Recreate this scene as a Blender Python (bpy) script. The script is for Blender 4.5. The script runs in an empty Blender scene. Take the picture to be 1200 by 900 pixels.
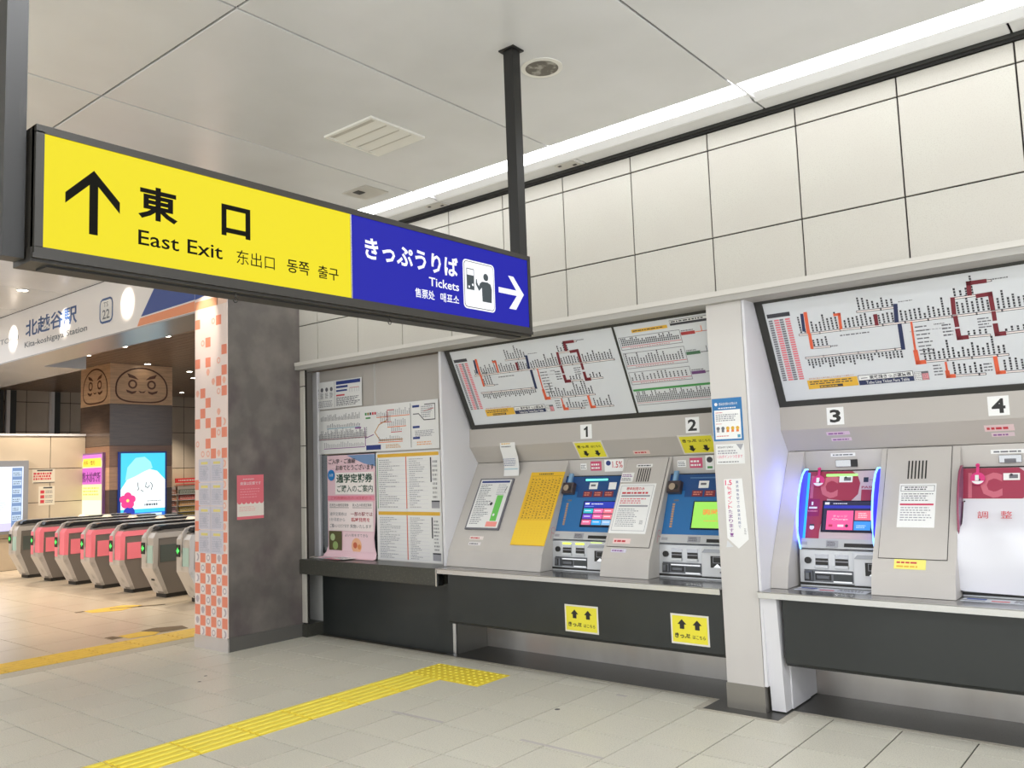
import bpy, math, random
from mathutils import Vector, Matrix
rnd = random.Random(7)
SC = bpy.context.scene
COL = SC.collection

# ------------------------------------------------------------------ camera
# x runs along the ticket-machine wall, y into it, z up; the eye is 1.6 m above the floor
cam_d = bpy.data.cameras.new('camera'); cam = bpy.data.objects.new('camera', cam_d); COL.objects.link(cam)
rx, ry, rz = 9.50550969e-02, 3.55512166e-02, 6.86519018e-01
M3x = (Matrix.Rotation(rz, 3, 'Z') @ Matrix.Rotation(rx, 3, 'X') @ Matrix.Rotation(ry, 3, 'Y'))
rgt, fwd, upv = M3x.col[0], M3x.col[1], M3x.col[2]
mw = Matrix.Identity(4)
for i in range(3):
    mw[i][0], mw[i][1], mw[i][2] = rgt[i], upv[i], -fwd[i]
mw[0][3], mw[1][3], mw[2][3] = 0, 0, 1.6
cam.matrix_world = mw
cam_d.sensor_width = 36; cam_d.lens = 986.73 / 1200 * 36
cam_d.clip_start = 0.05; cam_d.clip_end = 200
SC.camera = cam

# ------------------------------------------------------------------ world, colour management
w = bpy.data.worlds.new('hall'); SC.world = w; w.use_nodes = True
w.node_tree.nodes['Background'].inputs[0].default_value = (0.93, 0.96, 1.0, 1)
w.node_tree.nodes['Background'].inputs[1].default_value = 1.65
SC.view_settings.view_transform = 'Standard'
try: SC.view_settings.look = 'None'
except Exception: pass
SC.view_settings.gamma = 1; SC.view_settings.use_curve_mapping = False
SC.view_settings.exposure = 0.17

# ------------------------------------------------------------------ materials
def lin(c):
    out = []
    for v in c:
        v = v / 255
        out.append(v / 12.92 if v <= .04045 else ((v + .055) / 1.055) ** 2.4)
    return tuple(out) + (1,)
MATS = {}
def mat(key, rgb, rough=.5, metal=0, emit=0, mottle=None, bump=None, spec=None, coat=0):
    if key in MATS: return MATS[key]
    m = bpy.data.materials.new(key); m.use_nodes = True
    nt = m.node_tree; b = nt.nodes['Principled BSDF']
    b.inputs['Base Color'].default_value = lin(rgb)
    b.inputs['Roughness'].default_value = rough; b.inputs['Metallic'].default_value = metal
    if spec is not None: b.inputs['Specular IOR Level'].default_value = spec
    if coat: b.inputs['Coat Weight'].default_value = coat; b.inputs['Coat Roughness'].default_value = .08
    if emit:
        b.inputs['Base Color'].default_value = (.02, .02, .02, 1)
        b.inputs['Emission Color'].default_value = lin(rgb); b.inputs['Emission Strength'].default_value = emit
    if mottle or bump:
        tc = nt.nodes.new('ShaderNodeTexCoord')
    if mottle:      # list of (scale, rgb, amount, contrast): colour wear mixed in by noise
        prev = None
        for (sc, c2, lo, hi, stretch) in mottle:
            mp = nt.nodes.new('ShaderNodeMapping'); mp.inputs['Scale'].default_value = stretch
            nt.links.new(tc.outputs['Object'], mp.inputs[0])
            n = nt.nodes.new('ShaderNodeTexNoise'); n.inputs['Scale'].default_value = sc; n.inputs['Detail'].default_value = 4
            nt.links.new(mp.outputs[0], n.inputs['Vector'])
            r = nt.nodes.new('ShaderNodeMapRange'); r.inputs[1].default_value = lo; r.inputs[2].default_value = hi
            nt.links.new(n.outputs['Fac'], r.inputs[0])
            mx = nt.nodes.new('ShaderNodeMix'); mx.data_type = 'RGBA'
            nt.links.new(r.outputs[0], mx.inputs['Factor'])
            if prev is None: mx.inputs[6].default_value = lin(rgb)
            else: nt.links.new(prev, mx.inputs[6])
            mx.inputs[7].default_value = lin(c2)
            prev = mx.outputs[2]
        nt.links.new(prev, b.inputs['Base Color'])
    if bump:
        n = nt.nodes.new('ShaderNodeTexNoise'); n.inputs['Scale'].default_value = bump[0]; n.inputs['Detail'].default_value = 3
        nt.links.new(tc.outputs['Object'], n.inputs['Vector'])
        bp = nt.nodes.new('ShaderNodeBump'); bp.inputs['Strength'].default_value = bump[1]; bp.inputs['Distance'].default_value = .01
        nt.links.new(n.outputs['Fac'], bp.inputs['Height']); nt.links.new(bp.outputs[0], b.inputs['Normal'])
    MATS[key] = m
    return m
ONE = (1, 1, 1)
WALLT = mat('cream_wall_tile', (196, 193, 183), .42, mottle=[(150, (180, 175, 165), .5, .75, ONE), (1.3, (190, 184, 175), .4, .75, ONE)], bump=(110, .05))
GROUT = mat('dark_joint', (40, 36, 32), .8)
CEILP = mat('enamel_ceiling_panel', (220, 220, 220), .24, 0, spec=.6, mottle=[(1.2, (211, 211, 210), .4, .7, ONE)])
CEILB = mat('dark_wood_ceiling', (134, 112, 96), .3, mottle=[(3, (112, 92, 78), .4, .7, (1, 14, 1))])
FLT = mat('grey_floor_tile', (220, 216, 201), .36, mottle=[(140, (180, 177, 165), .5, .75, ONE), (1.1, (222, 219, 205), .4, .7, ONE)], bump=(160, .05))
FLT2 = mat('grey_floor_tile_worn', (215, 211, 197), .4, mottle=[(140, (178, 175, 163), .5, .75, ONE), (1.5, (222, 218, 204), .4, .7, ONE)], bump=(160, .05))
FLB = mat('beige_floor_tile', (198, 184, 164), .28, mottle=[(120, (176, 162, 144), .52, .75, ONE), (.8, (208, 194, 172), .4, .7, ONE)])
FGROUT = mat('floor_joint', (62, 58, 51), .8)
FBORD = mat('pale_border_stone', (196, 190, 176), .5, mottle=[(50, (172, 166, 154), .5, .75, ONE)])
DSTONE = mat('dark_floor_stone', (72, 71, 68), .35, mottle=[(90, (52, 51, 49), .5, .75, ONE)])
YEL = mat('tactile_yellow', (248, 222, 62), .5, mottle=[(9, (232, 200, 52), .5, .8, ONE), (60, (205, 178, 60), .62, .85, ONE)])
STEEL = mat('brushed_steel', (206, 202, 196), .34, .85, mottle=[(2.0, (184, 178, 170), .42, .7, (1, 1, .4)), (1.3, (206, 184, 168), .55, .8, ONE)])
STEELP = mat('plain_steel', (182, 183, 184), .22, 1)
EDGE = mat('polished_edge', (214, 214, 214), .2, 1)
SHELL = mat('light_grey_shell', (196, 191, 185), .38, mottle=[(2, (186, 181, 176), .4, .7, ONE)])
SHELL2 = mat('warm_grey_panel', (184, 178, 171), .4)
WHITEP = mat('white_cladding', (222, 221, 224), .4)
PILLAR = mat('pale_pillar_cladding', (206, 202, 197), .4, mottle=[(1.5, (196, 191, 187), .4, .7, (1, 1, .4))])
LEDGE = mat('ledge_aluminium', (205, 201, 193), .4)
DARKP = mat('charcoal_panel', (44, 47, 46), .28, mottle=[(2.2, (38, 41, 40), .4, .7, ONE)])
GRANITE = mat('dark_granite', (66, 66, 60), .28, mottle=[(70, (90, 88, 78), .55, .75, ONE)])
BLACK = mat('matt_black', (34, 33, 31), .5)
FRAMEK = mat('board_frame', (50, 50, 47), .45)
SIGNF = mat('sign_frame', (48, 45, 40), .45)
PAINTK = mat('black_paint', (28, 27, 25), .4, mottle=[(14, (64, 60, 54), .6, .8, (1, 1, .2))])
DCOL = mat('mottled_dark_stone', (101, 96, 92), .6, mottle=[(3.2, (130, 123, 117), .40, .75, ONE), (2.1, (84, 74, 76), .5, .7, (1, 1, .7))])
ORF = mat('pale_pink_cladding', (236, 218, 210), .35)
def c(rgb, rough=.55, emit=0):
    return mat('print_%d_%d_%d_%g_%g' % (rgb[0], rgb[1], rgb[2], rough, emit), rgb, rough, 0, emit)

# ------------------------------------------------------------------ mesh building
class Frame:
    def __init__(s, o, u, v):
        s.o = Vector(o); s.u = Vector(u).normalized(); s.v = Vector(v).normalized(); s.n = s.u.cross(s.v)
    def p(s, a, b, d=0): return s.o + s.u * a + s.v * b + s.n * d
    def at(s, a, b, d=0): return Frame(s.p(a, b, d), s.u, s.v)
WORLD = Frame((0, 0, 0), (1, 0, 0), (0, 1, 0))
def wall_frame(x, y, z): return Frame((x, y, z), (1, 0, 0), (0, 0, 1))       # faces -y
def east_frame(x, y, z): return Frame((x, y, z), (0, 1, 0), (0, 0, 1))       # faces +x

class MB:
    def __init__(s): s.V = []; s.F = []; s.MI = []; s.mats = []; s.smooth = []
    def mi(s, m):
        if m not in s.mats: s.mats.append(m)
        return s.mats.index(m)
    def add(s, vs, fs, m, smooth=False):
        k = len(s.V); s.V += [Vector(v) for v in vs]; i = s.mi(m)
        for f in fs: s.F.append([k + j for j in f]); s.MI.append(i); s.smooth.append(smooth)
        return s
    def box(s, a, b, m, fr=WORLD):
        (x0, y0, z0), (x1, y1, z1) = a, b
        vs = [fr.p(x, y, z) for x in (x0, x1) for y in (y0, y1) for z in (z0, z1)]
        return s.add(vs, [(0, 1, 3, 2), (4, 6, 7, 5), (0, 4, 5, 1), (2, 3, 7, 6), (0, 2, 6, 4), (1, 5, 7, 3)], m)
    def bevbox(s, a, b, m, r=.01, fr=WORLD):    # box whose top (third axis) edges are chamfered
        (x0, y0, z0), (x1, y1, z1) = a, b
        vs = [fr.p(*q) for q in [(x0, y0, z0), (x1, y0, z0), (x1, y1, z0), (x0, y1, z0), (x0, y0, z1 - r), (x1, y0, z1 - r), (x1, y1, z1 - r), (x0, y1, z1 - r), (x0 + r, y0 + r, z1), (x1 - r, y0 + r, z1), (x1 - r, y1 - r, z1), (x0 + r, y1 - r, z1)]]
        fs = [(3, 2, 1, 0), (8, 9, 10, 11)]
        for i in range(4):
            j = (i + 1) % 4; fs += [(i, j, 4 + j, 4 + i), (4 + i, 4 + j, 8 + j, 8 + i)]
        return s.add(vs, fs, m)
    def prism(s, poly, axis, t0, t1, m, smooth=False):   # polygon in the plane normal to axis ('x': points are (y,z); 'y': (x,z); 'z': (x,y))
        def q(p, t): return (t, p[0], p[1]) if axis == 'x' else ((p[0], t, p[1]) if axis == 'y' else (p[0], p[1], t))
        n = len(poly); vs = [q(p, t0) for p in poly] + [q(p, t1) for p in poly]
        fs = [list(range(n))[::-1], list(range(n, 2 * n))] + [(i, (i + 1) % n, n + (i + 1) % n, n + i) for i in range(n)]
        return s.add(vs, fs, m, smooth)
    def fprism(s, fr, poly, d0, d1, m):
        n = len(poly); vs = [fr.p(p[0], p[1], d0) for p in poly] + [fr.p(p[0], p[1], d1) for p in poly]
        return s.add(vs, [list(range(n))[::-1], list(range(n, 2 * n))] + [(i, (i + 1) % n, n + (i + 1) % n, n + i) for i in range(n)], m)
    def quad(s, fr, a0, b0, a1, b1, m, d=0):
        return s.add([fr.p(a0, b0, d), fr.p(a1, b0, d), fr.p(a1, b1, d), fr.p(a0, b1, d)], [(0, 1, 2, 3)], m)
    def poly(s, fr, pts, m, d=0):
        return s.add([fr.p(p[0], p[1], d) for p in pts], [list(range(len(pts)))], m)
    def line(s, fr, pts, wd, m, d=0):
        for (a0, b0), (a1, b1) in zip(pts, pts[1:]):
            L = math.hypot(a1 - a0, b1 - b0) or 1e-9; nx, ny = -(b1 - b0) / L * wd / 2, (a1 - a0) / L * wd / 2
            ex, ey = (a1 - a0) / L * wd / 2, (b1 - b0) / L * wd / 2
            s.poly(fr, [(a0 - ex - nx, b0 - ey - ny), (a1 + ex - nx, b1 + ey - ny), (a1 + ex + nx, b1 + ey + ny), (a0 - ex + nx, b0 - ey + ny)], m, d)
        return s
    def disc(s, fr, a, b, r, m, d=0, ra=None, n=20):
        return s.poly(fr, [(a + (ra or r) * math.cos(t * math.tau / n), b + r * math.sin(t * math.tau / n)) for t in range(n)], m, d)
    def ring(s, fr, a, b, r0, r1, m, d=0, n=24):
        vs = [fr.p(a + r * math.cos(t * math.tau / n), b + r * math.sin(t * math.tau / n), d) for r in (r0, r1) for t in range(n)]
        return s.add(vs, [(t, (t + 1) % n, n + (t + 1) % n, n + t)[::-1] for t in range(n)], m)
    def cyl(s, fr, a, b, r, d0, d1, m, n=16, r1=None):
        r1 = r if r1 is None else r1
        vs = [fr.p(a + q * math.cos(t * math.tau / n), b + q * math.sin(t * math.tau / n), d) for q, d in ((r, d0), (r1, d1)) for t in range(n)]
        s.add(vs, [(t, (t + 1) % n, n + (t + 1) % n, n + t) for t in range(n)], m, True)
        return s.add(vs, [list(range(n))[::-1], list(range(n, 2 * n))], m)
    def tube(s, pts, r, m, n=8):
        pts = [Vector(p) for p in pts]; vs = []
        for i, p in enumerate(pts):
            t = (pts[min(i + 1, len(pts) - 1)] - pts[max(i - 1, 0)]).normalized()
            a = t.cross(Vector((0, 0, 1)));
            if a.length < 1e-3: a = t.cross(Vector((1, 0, 0)))
            a.normalize(); b = t.cross(a)
            vs += [p + a * r * math.cos(k * math.tau / n) + b * r * math.sin(k * math.tau / n) for k in range(n)]
        fs = [(i * n + k, i * n + (k + 1) % n, (i + 1) * n + (k + 1) % n, (i + 1) * n + k) for i in range(len(pts) - 1) for k in range(n)]
        return s.add(vs, fs + [list(range(n))[::-1], list(range(len(vs) - n, len(vs)))], m, True)
    def text(s, fr, body, a0, b0, a1, b1, m, d=0, bold=0, keep=False):
        """lettering stretched to fill the box (a0,b0)-(a1,b1) of the frame"""
        cu = bpy.data.curves.new('t', 'FONT'); cu.body = body; cu.resolution_u = 2; cu.offset = bold
        o = bpy.data.objects.new('t', cu); me = o.to_mesh()
        vs = [v.co.copy() for v in me.vertices]; fs = [list(p.vertices) for p in me.polygons]
        o.to_mesh_clear(); bpy.data.objects.remove(o); bpy.data.curves.remove(cu)
        if not vs: return s
        X0, X1 = min(v.x for v in vs), max(v.x for v in vs); Y0, Y1 = min(v.y for v in vs), max(v.y for v in vs)
        sx, sy = (a1 - a0) / max(X1 - X0, 1e-6), (b1 - b0) / max(Y1 - Y0, 1e-6)
        if keep: sx = sy = min(sx, sy)
        return s.add([fr.p(a0 + (v.x - X0) * sx, b0 + (v.y - Y0) * sy, d) for v in vs], fs, m)
    def scribble(s, fr, a0, b0, a1, b1, rows, m, d=0, fill=.55, wmin=.02, wmax=.07, end=.25):
        """rows of print too small to read: broken dashes"""
        h = (b1 - b0) / rows; W = a1 - a0
        for r in range(rows):
            y = b1 - (r + .5) * h; x = a0; stop = a1 - rnd.random() * end * W
            while x < stop:
                wd = rnd.uniform(wmin, wmax) * W * 2; s.quad(fr, x, y - h * fill / 2, min(x + wd, stop), y + h * fill / 2, m, d); x += wd + .015 * W + h * .15
        return s
    def arrow_fat(s, fr, a, b, sz, up, m, d=0):
        k = 1 if up else -1
        s.poly(fr, [(a - sz, b), (a + sz, b), (a, b + k * sz)][::(k)], m, d)
        y0, y1 = sorted((b, b - k * sz * .9)); s.quad(fr, a - sz * .5, y0, a + sz * .5, y1, m, d); return s

def loc_of(parent):
    return parent['_loc'] if parent is not None and '_loc' in parent else (0, 0, 0)
def obj(name, mb, parent=None, loc=None):
    """links the collected geometry as ONE mesh object; a child keeps its thing's origin"""
    base = Vector(loc if loc is not None else loc_of(parent))
    me = bpy.data.meshes.new(name)
    me.from_pydata([tuple(v - base) for v in mb.V], [], mb.F)
    for m in mb.mats: me.materials.append(m)
    me.polygons.foreach_set('material_index', mb.MI); me.polygons.foreach_set('use_smooth', mb.smooth)
    me.update()
    o = bpy.data.objects.new(name, me); COL.objects.link(o)
    if parent is not None: o.parent = parent; o['_loc'] = tuple(base)
    else: o.location = base; o['_loc'] = tuple(base)
    return o
def tag(o, label=None, cat=None, group=None, kind=None):
    if label: o['label'] = label
    if cat: o['category'] = cat
    if group: o['group'] = group
    if kind: o['kind'] = kind
    return o
def thing(name, label, cat, loc=(0, 0, 0), group=None):
    o = bpy.data.objects.new(name, None); COL.objects.link(o); o.location = loc; o['_loc'] = tuple(loc); o.empty_display_size = .1
    return tag(o, label, cat, group)
def single(name, mb, label, cat, loc, group=None): return tag(obj(name, mb, loc=loc), label, cat, group)
def struct(name, mb, loc=(0, 0, 0)): return tag(obj(name, mb, loc=loc), kind='structure')
def child_copy(src, parent, off):
    o = src.copy(); COL.objects.link(o); o.parent = parent; o.location = off; return o
def copy_tree(o, parent=None, loc=None, label=None):
    r = o.copy(); COL.objects.link(r); r.parent = parent
    if loc is not None: r.location = loc
    if label: r['label'] = label
    for ch in list(o.children): copy_tree(ch, r)
    return r

def visible(p, m=60):
    v = M3x.transposed() @ (Vector(p) - Vector((0, 0, 1.6)))
    if v.y < .05: return False
    x = 600 + 986.7 * v.x / v.y; y = 450 - 986.7 * v.z / v.y
    return -m < x < 1200 + m and -m < y < 900 + m

# ================================================================== SETTING
P_ = .3925                      # floor tile pitch
XR, XL = 3.4, -22.0
# ---- floor
fl = struct('floor', MB().box((XL, -7, -.12), (XR, 14, -.006), FGROUT))
protos = {}
def floor_tile(x0, y0, x1, y1, m, key):
    k = (round(x1 - x0, 4), round(y1 - y0, 4), key)
    if k not in protos:
        g = .0045
        mb = MB().bevbox((g, g, -.006), (x1 - x0 - g, y1 - y0 - g, 0), m, .0006)
        protos[k] = obj('floor_tile', mb, fl); protos[k].location = (x0, y0, 0)
    else: child_copy(protos[k], fl, (x0, y0, 0))
rest = MB()
xs = [-7.775 + P_ * i for i in range(0, 29)]
ys = [5.055 - P_ * k for k in range(-1, 31)]
cells = []
for x in xs:
    for i, y in enumerate(ys):
        y0, y1 = y - P_, y
        if i == 0: y0, y1 = 5.055, 5.25
        xc, yc = x + P_ / 2, (y0 + y1) / 2
        near = visible((xc, yc, 0), 25)
        cells.append((not near, math.hypot(xc, yc), x, y0, y1))
cells.sort(); n_t = 0
for hid, dd, x, y0, y1 in cells:
    if not hid and n_t < 296:
        floor_tile(x, y0, x + P_, y1, FLT if (int(x * 7.3) + int(y0 * 5.1)) % 5 else FLT2, (int(x * 7.3) + int(y0 * 5.1)) % 5 == 0); n_t += 1
    else: rest.box((x + .003, y0 + .003, -.006), (x + P_ - .003, y1 - .003, 0), FLT)
# left of the columns, the concourse by the gates is drawn in larger tiles, coloured beige
for i in range(24):
    for j in range(-17, 12):
        x1 = -8.42 - i * .6; y0 = 1.05 + j * .6 - .0
        rest.box((x1 - .593, y0, -.006), (x1, y0 + .593, 0), FLB)
tag(obj('floor_tiling', rest, fl), kind='stuff')
b = MB().box((-7.97, -7, -.006), (-7.778, 5.25, .0005), FBORD); obj('border_strip', b, fl)
b = MB().box((-7.5, 5.252, -.006), (XR, 5.29, .001), FBORD).box((-2.70, 5.0, -.006), (-2.10, 5.252, .0012), FBORD); obj('border_strip', b, fl)
b = MB().box((-5.2, 5.29, -.006), (XR, 5.8, .002), DSTONE).box((-2.645, 5.043, -.006), (-2.148, 5.30, .0022), DSTONE); obj('dark_stone_strip', b, fl)
b = MB().box((-7.0, 5.29, -.006), (-5.2, 5.36, .001), FGROUT); obj('dark_stone_strip', b, fl)

# ---- ceiling
cl = struct('ceiling', MB().box((-14.0, -7, 3.90), (XR, 4.335, 4.0), GROUT).box((-7.5, 4.335, 3.90), (XR, 5.3, 4.0), GROUT))
pp = {}
def ceil_panel(x0, x1, y0, y1, m=CEILP):
    k = (round(x1 - x0, 3), round(y1 - y0, 3))
    if k not in pp:
        g = .006
        mb = MB(); F = Frame((0, 0, 3.83), (1, 0, 0), (0, -1, 0))    # normal points down
        mb.bevbox((g, -(y1 - y0) + g, 0), (x1 - x0 - g, -g, .014), m, .003, Frame((0, 0, 3.83), (1, 0, 0), (0, -1, 0)))
        pp[k] = obj('ceiling_panel', mb, cl); pp[k].location = (x0, y0, 0)
    else: child_copy(pp[k], cl, (x0, y0, 0))
CP = 1.388
for i in range(-9, 5):
    x0 = -2.01 + CP * (i - 0)
    if x0 > XR - .3: continue
    x1 = min(x0 + CP, XR)
    for y0 in (-5.27, -2.79, -.31): ceil_panel(x0, x1, y0, y0 + 2.48)
    if x0 > -7.6: ceil_panel(x0, x1, 2.17, 4.65)
    elif x0 + CP < -7.4: ceil_panel(x0, x1, 2.17, 4.33)
    if x0 > -7.6:
        ceil_panel(x0, x1, 4.962, 5.115)
tag(obj('gap_cover', MB().box((-14, -7, 3.86), (XR, 4.64, 3.87), GROUT).box((-7.52, 4.965, 3.86), (XR, 5.12, 3.87), GROUT), cl), kind='stuff')

# ---- tiled back wall, every tile its own piece
wb = struct('wall_back', MB().box((-7.55, 5.166, 0), (-7.13, 5.36, 3.9), GROUT).box((-7.13, 5.166, 0), (-6.91, 5.19, 2.612), GROUT).box((-7.13, 5.166, 2.62), (XR, 5.36, 3.9), GROUT))
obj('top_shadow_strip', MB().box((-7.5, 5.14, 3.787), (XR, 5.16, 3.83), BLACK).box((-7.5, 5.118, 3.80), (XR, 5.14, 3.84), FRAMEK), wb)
wp = {}
def wall_tile(x0, x1, z0, z1):
    k = (round(x1 - x0, 3), round(z1 - z0, 3))
    if k not in wp:
        mb = MB().bevbox((.0045, .0045, -.012), (x1 - x0 - .0045, z1 - z0 - .0045, 0), WALLT, .002, wall_frame(0, 5.154, 0))
        wp[k] = obj('wall_tile', mb, wb); wp[k].location = (x0, 0, z0)
    else:
        o = child_copy(wp[k], wb, (x0, 0, z0))
WP = .606
for i in range(-12, 7):
    x0 = -.623 + WP * i; x1 = min(x0 + WP, XR)
    if x1 - x0 < .05: continue
    if x0 < -7.2: x0 = -7.5
    for z0, z1 in ((2.685, 3.061), (3.061, 3.665), (3.665, 3.787)):
        wall_tile(x0, x1, z0, z1)
for z0, z1 in ((0.13, .64), (.64, 1.247), (1.247, 1.855), (1.855, 2.45), (2.45, 2.612)): wall_tile(-7.5, -6.905, z0, z1)

# ---- aluminium ledge under the tiles
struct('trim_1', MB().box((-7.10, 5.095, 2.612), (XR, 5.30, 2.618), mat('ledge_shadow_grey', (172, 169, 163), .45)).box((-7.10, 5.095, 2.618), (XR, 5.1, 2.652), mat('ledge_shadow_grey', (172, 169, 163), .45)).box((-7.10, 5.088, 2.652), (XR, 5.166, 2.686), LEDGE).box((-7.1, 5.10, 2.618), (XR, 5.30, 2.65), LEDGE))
struct('baseboard_back', MB().box((-7.13, 5.145, 0), (-6.9, 5.37, .12), GRANITE))

# ---- column with patterned face, dark stone side
colm = thing('column', 'square column clad in orange checker pattern and mottled dark stone beside the ticket window', 'column', (-7.24, 4.75, 0))
obj('stone_cladding', MB().box((-7.505, 4.345, .0), (-6.975, 5.166, 3.815), DCOL), colm)
obj('base_plinth', MB().box((-7.50, 4.350, 0), (-6.968, 5.16, .125), mat('plinth_stone', (96, 94, 90), .4)), colm)
F = wall_frame(-7.527, 4.335, 0)
obj('patterned_panel', MB().box((0, .125, -.01), (.557, 3.815, 0), ORF, F), colm)
obj('steel_kickplate', MB().box((-7.53, 4.330, 0), (-6.965, 4.345, .118), mat('kickplate_steel', (214, 208, 206), .3, .5)), colm)
OR = c((233, 140, 112)); ORL = c((238, 178, 156)); ICO = c((190, 176, 180)); ICW = c((238, 228, 224))
pt = MB(); S = .0968
def cell(ci, r, m, d=.0008, e=.002):
    a0, b0 = ci * S * .952 + .003 + (ci * .0), .106 + r * S
    pt.quad(F, a0 + e, b0 + e, a0 + S * .952 - e, b0 + S - e, m, d)
def icon(ci, r, full):
    a0, b0 = ci * S * .952 + .003, .106 + r * S; cx, cy = a0 + S * .476, b0 + S / 2
    if full: pt.quad(F, a0 + .008, b0 + .008, a0 + S * .952 - .008, b0 + S - .008, ICW, .0012)
    k = rnd.choice((0, 1, 2))
    if k == 0: pt.ring(F, cx, cy, .018, .03, ICO if full else ORL, .0016)
    elif k == 1: pt.poly(F, [(cx - .02, cy - .033), (cx + .01, cy - .033), (cx + .027, cy - .01), (cx + .027, cy + .018), (cx + .008, cy + .035), (cx - .018, cy + .035), (cx + .002, cy + .01), (cx + .002, cy - .012)], ICO if full else ORL, .0016)
    else: pt.poly(F, [(cx + .03 * math.cos(t), cy + .034 * math.sin(t)) for t in [math.pi * j / 8 for j in range(9)]] + [(cx - .012, cy - .03), (cx + .012, cy - .03)], ICO if full else ORL, .0016)
for r in range(0, 8):
    for ci in range(6):
        if (ci + r) % 2 == 0: cell(ci, r, OR)
        else: icon(ci, r, True)
for ci, r in [(0, 30), (4, 30), (2, 28), (5, 27), (0, 26), (2, 26), (5, 25), (4, 24), (5, 23), (1, 23), (2, 22), (1, 21), (0, 20), (2, 20), (4, 20), (3, 19), (5, 19), (2, 18), (3, 17), (5, 17), (5, 15), (5, 13), (5, 11), (5, 9), (0, 8), (0, 10), (0, 12), (0, 14)]: cell(ci, r, OR)
for ci, r in [(1, 28), (4, 26), (2, 25), (3, 24), (5, 24), (4, 23), (0, 23), (4, 21), (5, 20), (4, 19), (0, 18), (1, 17), (4, 17), (2, 17), (5, 16), (5, 14), (5, 12), (5, 10), (3, 30), (5, 8)]: icon(ci, r, False)
pt.quad(F, 0, 3.205, .40, 3.285, c((240, 168, 128)), .0008); pt.quad(F, .39, 3.205, .557, 3.285, c((240, 205, 185)), .0008)
pt.poly(F, [(0, 3.31), (.38, 3.345), (.557, 3.42), (.557, 3.81), (0, 3.81)], c((60, 84, 150)), .0008)
obj('pattern_print', pt, colm)

# ---- bay interior: rear carcass, cheeks, pillar
CARC = struct('wall_front', MB().box((-7.13, 5.87, 0), (XR, 5.95, 2.62), SHELL2))
struct('trim_2', MB().prism([(5.29, .75), (5.86, .75), (5.86, 2.612), (5.29, 2.612)], 'x', -5.165, -5.135, WHITEP))
struct('trim_3', MB().prism([(5.155, .16), (5.86, .16), (5.86, 2.612), (5.155, 2.612)], 'x', -2.268, -2.25, WHITEP)
       .prism([(5.20, .01), (5.74, .01), (5.74, .738), (5.15, .738)], 'x', -2.25, -2.16, WHITEP).prism([(5.30, .01), (5.60, .01), (5.60, .32), (5.30, .32)], 'x', -2.16, -2.152, WHITEP))
pil = thing('pillar', 'pale grey pillar between the two ticket machine bays, notices taped on it', 'pillar', (-2.395, 5.3, 0))
obj('cladding', MB().box((-2.518, 5.151, .15), (-2.271, 5.7, 2.612), PILLAR), pil)
obj('steel_base', MB().box((-2.524, 5.145, .002), (-2.266, 5.42, .158), mat('pillar_base_steel', (146, 142, 135), .42, .8)), pil)

# ---- fascia with the station name
wl = struct('wall_left', MB().box((XL, 4.335, 3.195), (-7.53, 4.62, 3.815), mat('fascia_white', (236, 232, 229), .25)))
FA = wall_frame(0, 4.334, 0)
NAVY = c((48, 84, 138), .35); GRT = c((92, 98, 106), .35)
pr = MB()
pr.text(FA, '北越谷駅', -11.62, 3.44, -10.13, 3.66, NAVY, .001, .02)
pr.text(FA, 'Kita-koshigaya Station', -11.64, 3.29, -9.86, 3.385, GRT, .001, .012)
pr.text(FA, 'TOBU', -12.46, 3.44, -11.85, 3.51, GRT, .001, 0)
pr.line(FA, [(-12.9, 3.425), (-12.5, 3.425)], .012, GRT, .001)
for rr, mm, dd in ((.0, NAVY, .001), (.025, c((224, 223, 220), .3), .0016)):
    a0, a1, b0, b1 = -9.555 + rr, -9.232 - rr, 3.335 + rr, 3.622 - rr; q = .07 - rr
    pr.poly(FA, [(a0 + q, b0), (a1 - q, b0), (a1 - q * .3, b0 + q * .3), (a1, b0 + q), (a1, b1 - q), (a1 - q * .3, b1 - q * .3), (a1 - q, b1), (a0 + q, b1), (a0 + q * .3, b1 - q * .3), (a0, b1 - q), (a0, b0 + q), (a0 + q * .3, b0 + q * .3)], mm, dd)
pr.text(FA, 'TS', -9.455, 3.52, -9.345, 3.575, GRT, .002); pr.text(FA, '22', -9.48, 3.385, -9.31, 3.49, GRT, .002, .01)
pr.poly(FA, [(-8.60, 3.295), (-7.53, 3.315), (-7.53, 3.81), (-8.06, 3.81)], c((60, 84, 150), .3), .001)
pr.poly(FA, [(-8.68, 3.20), (-7.53, 3.20), (-7.53, 3.30), (-8.62, 3.28)], c((233, 150, 110), .3), .001)
obj('station_lettering', pr, wl)
ug = mat('soffit_grey', (168, 166, 165), .22)
obj('soffit', MB().box((-12.35, 4.335, 3.18), (-7.53, 4.84, 3.195), ug).box((XL, 4.335, 3.18), (-12.35, 5.42, 3.195), ug), wl)
obj('beam_core', MB().box((-12.35, 4.62, 3.195), (-7.53, 4.84, 3.95), ug).box((XL, 4.62, 3.195), (-12.35, 5.42, 3.95), ug), wl)
# ---- dark ceiling over the gates, boards in louvre strips
dc = MB().box((XL - .2, 4.84, 3.83), (-7.0, 14, 3.95), CEILB)
struct('trim_4', dc)
for k in range(26): pass
db = MB()
for k in range(60):
    y = 4.9 + k * .15; db.box((XL, y, 3.8), (-7.2, y + .14, 3.83), CEILB)
d4 = obj('ceiling_board', db, bpy.data.objects['trim_4']); tag(d4, kind='stuff')
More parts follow.
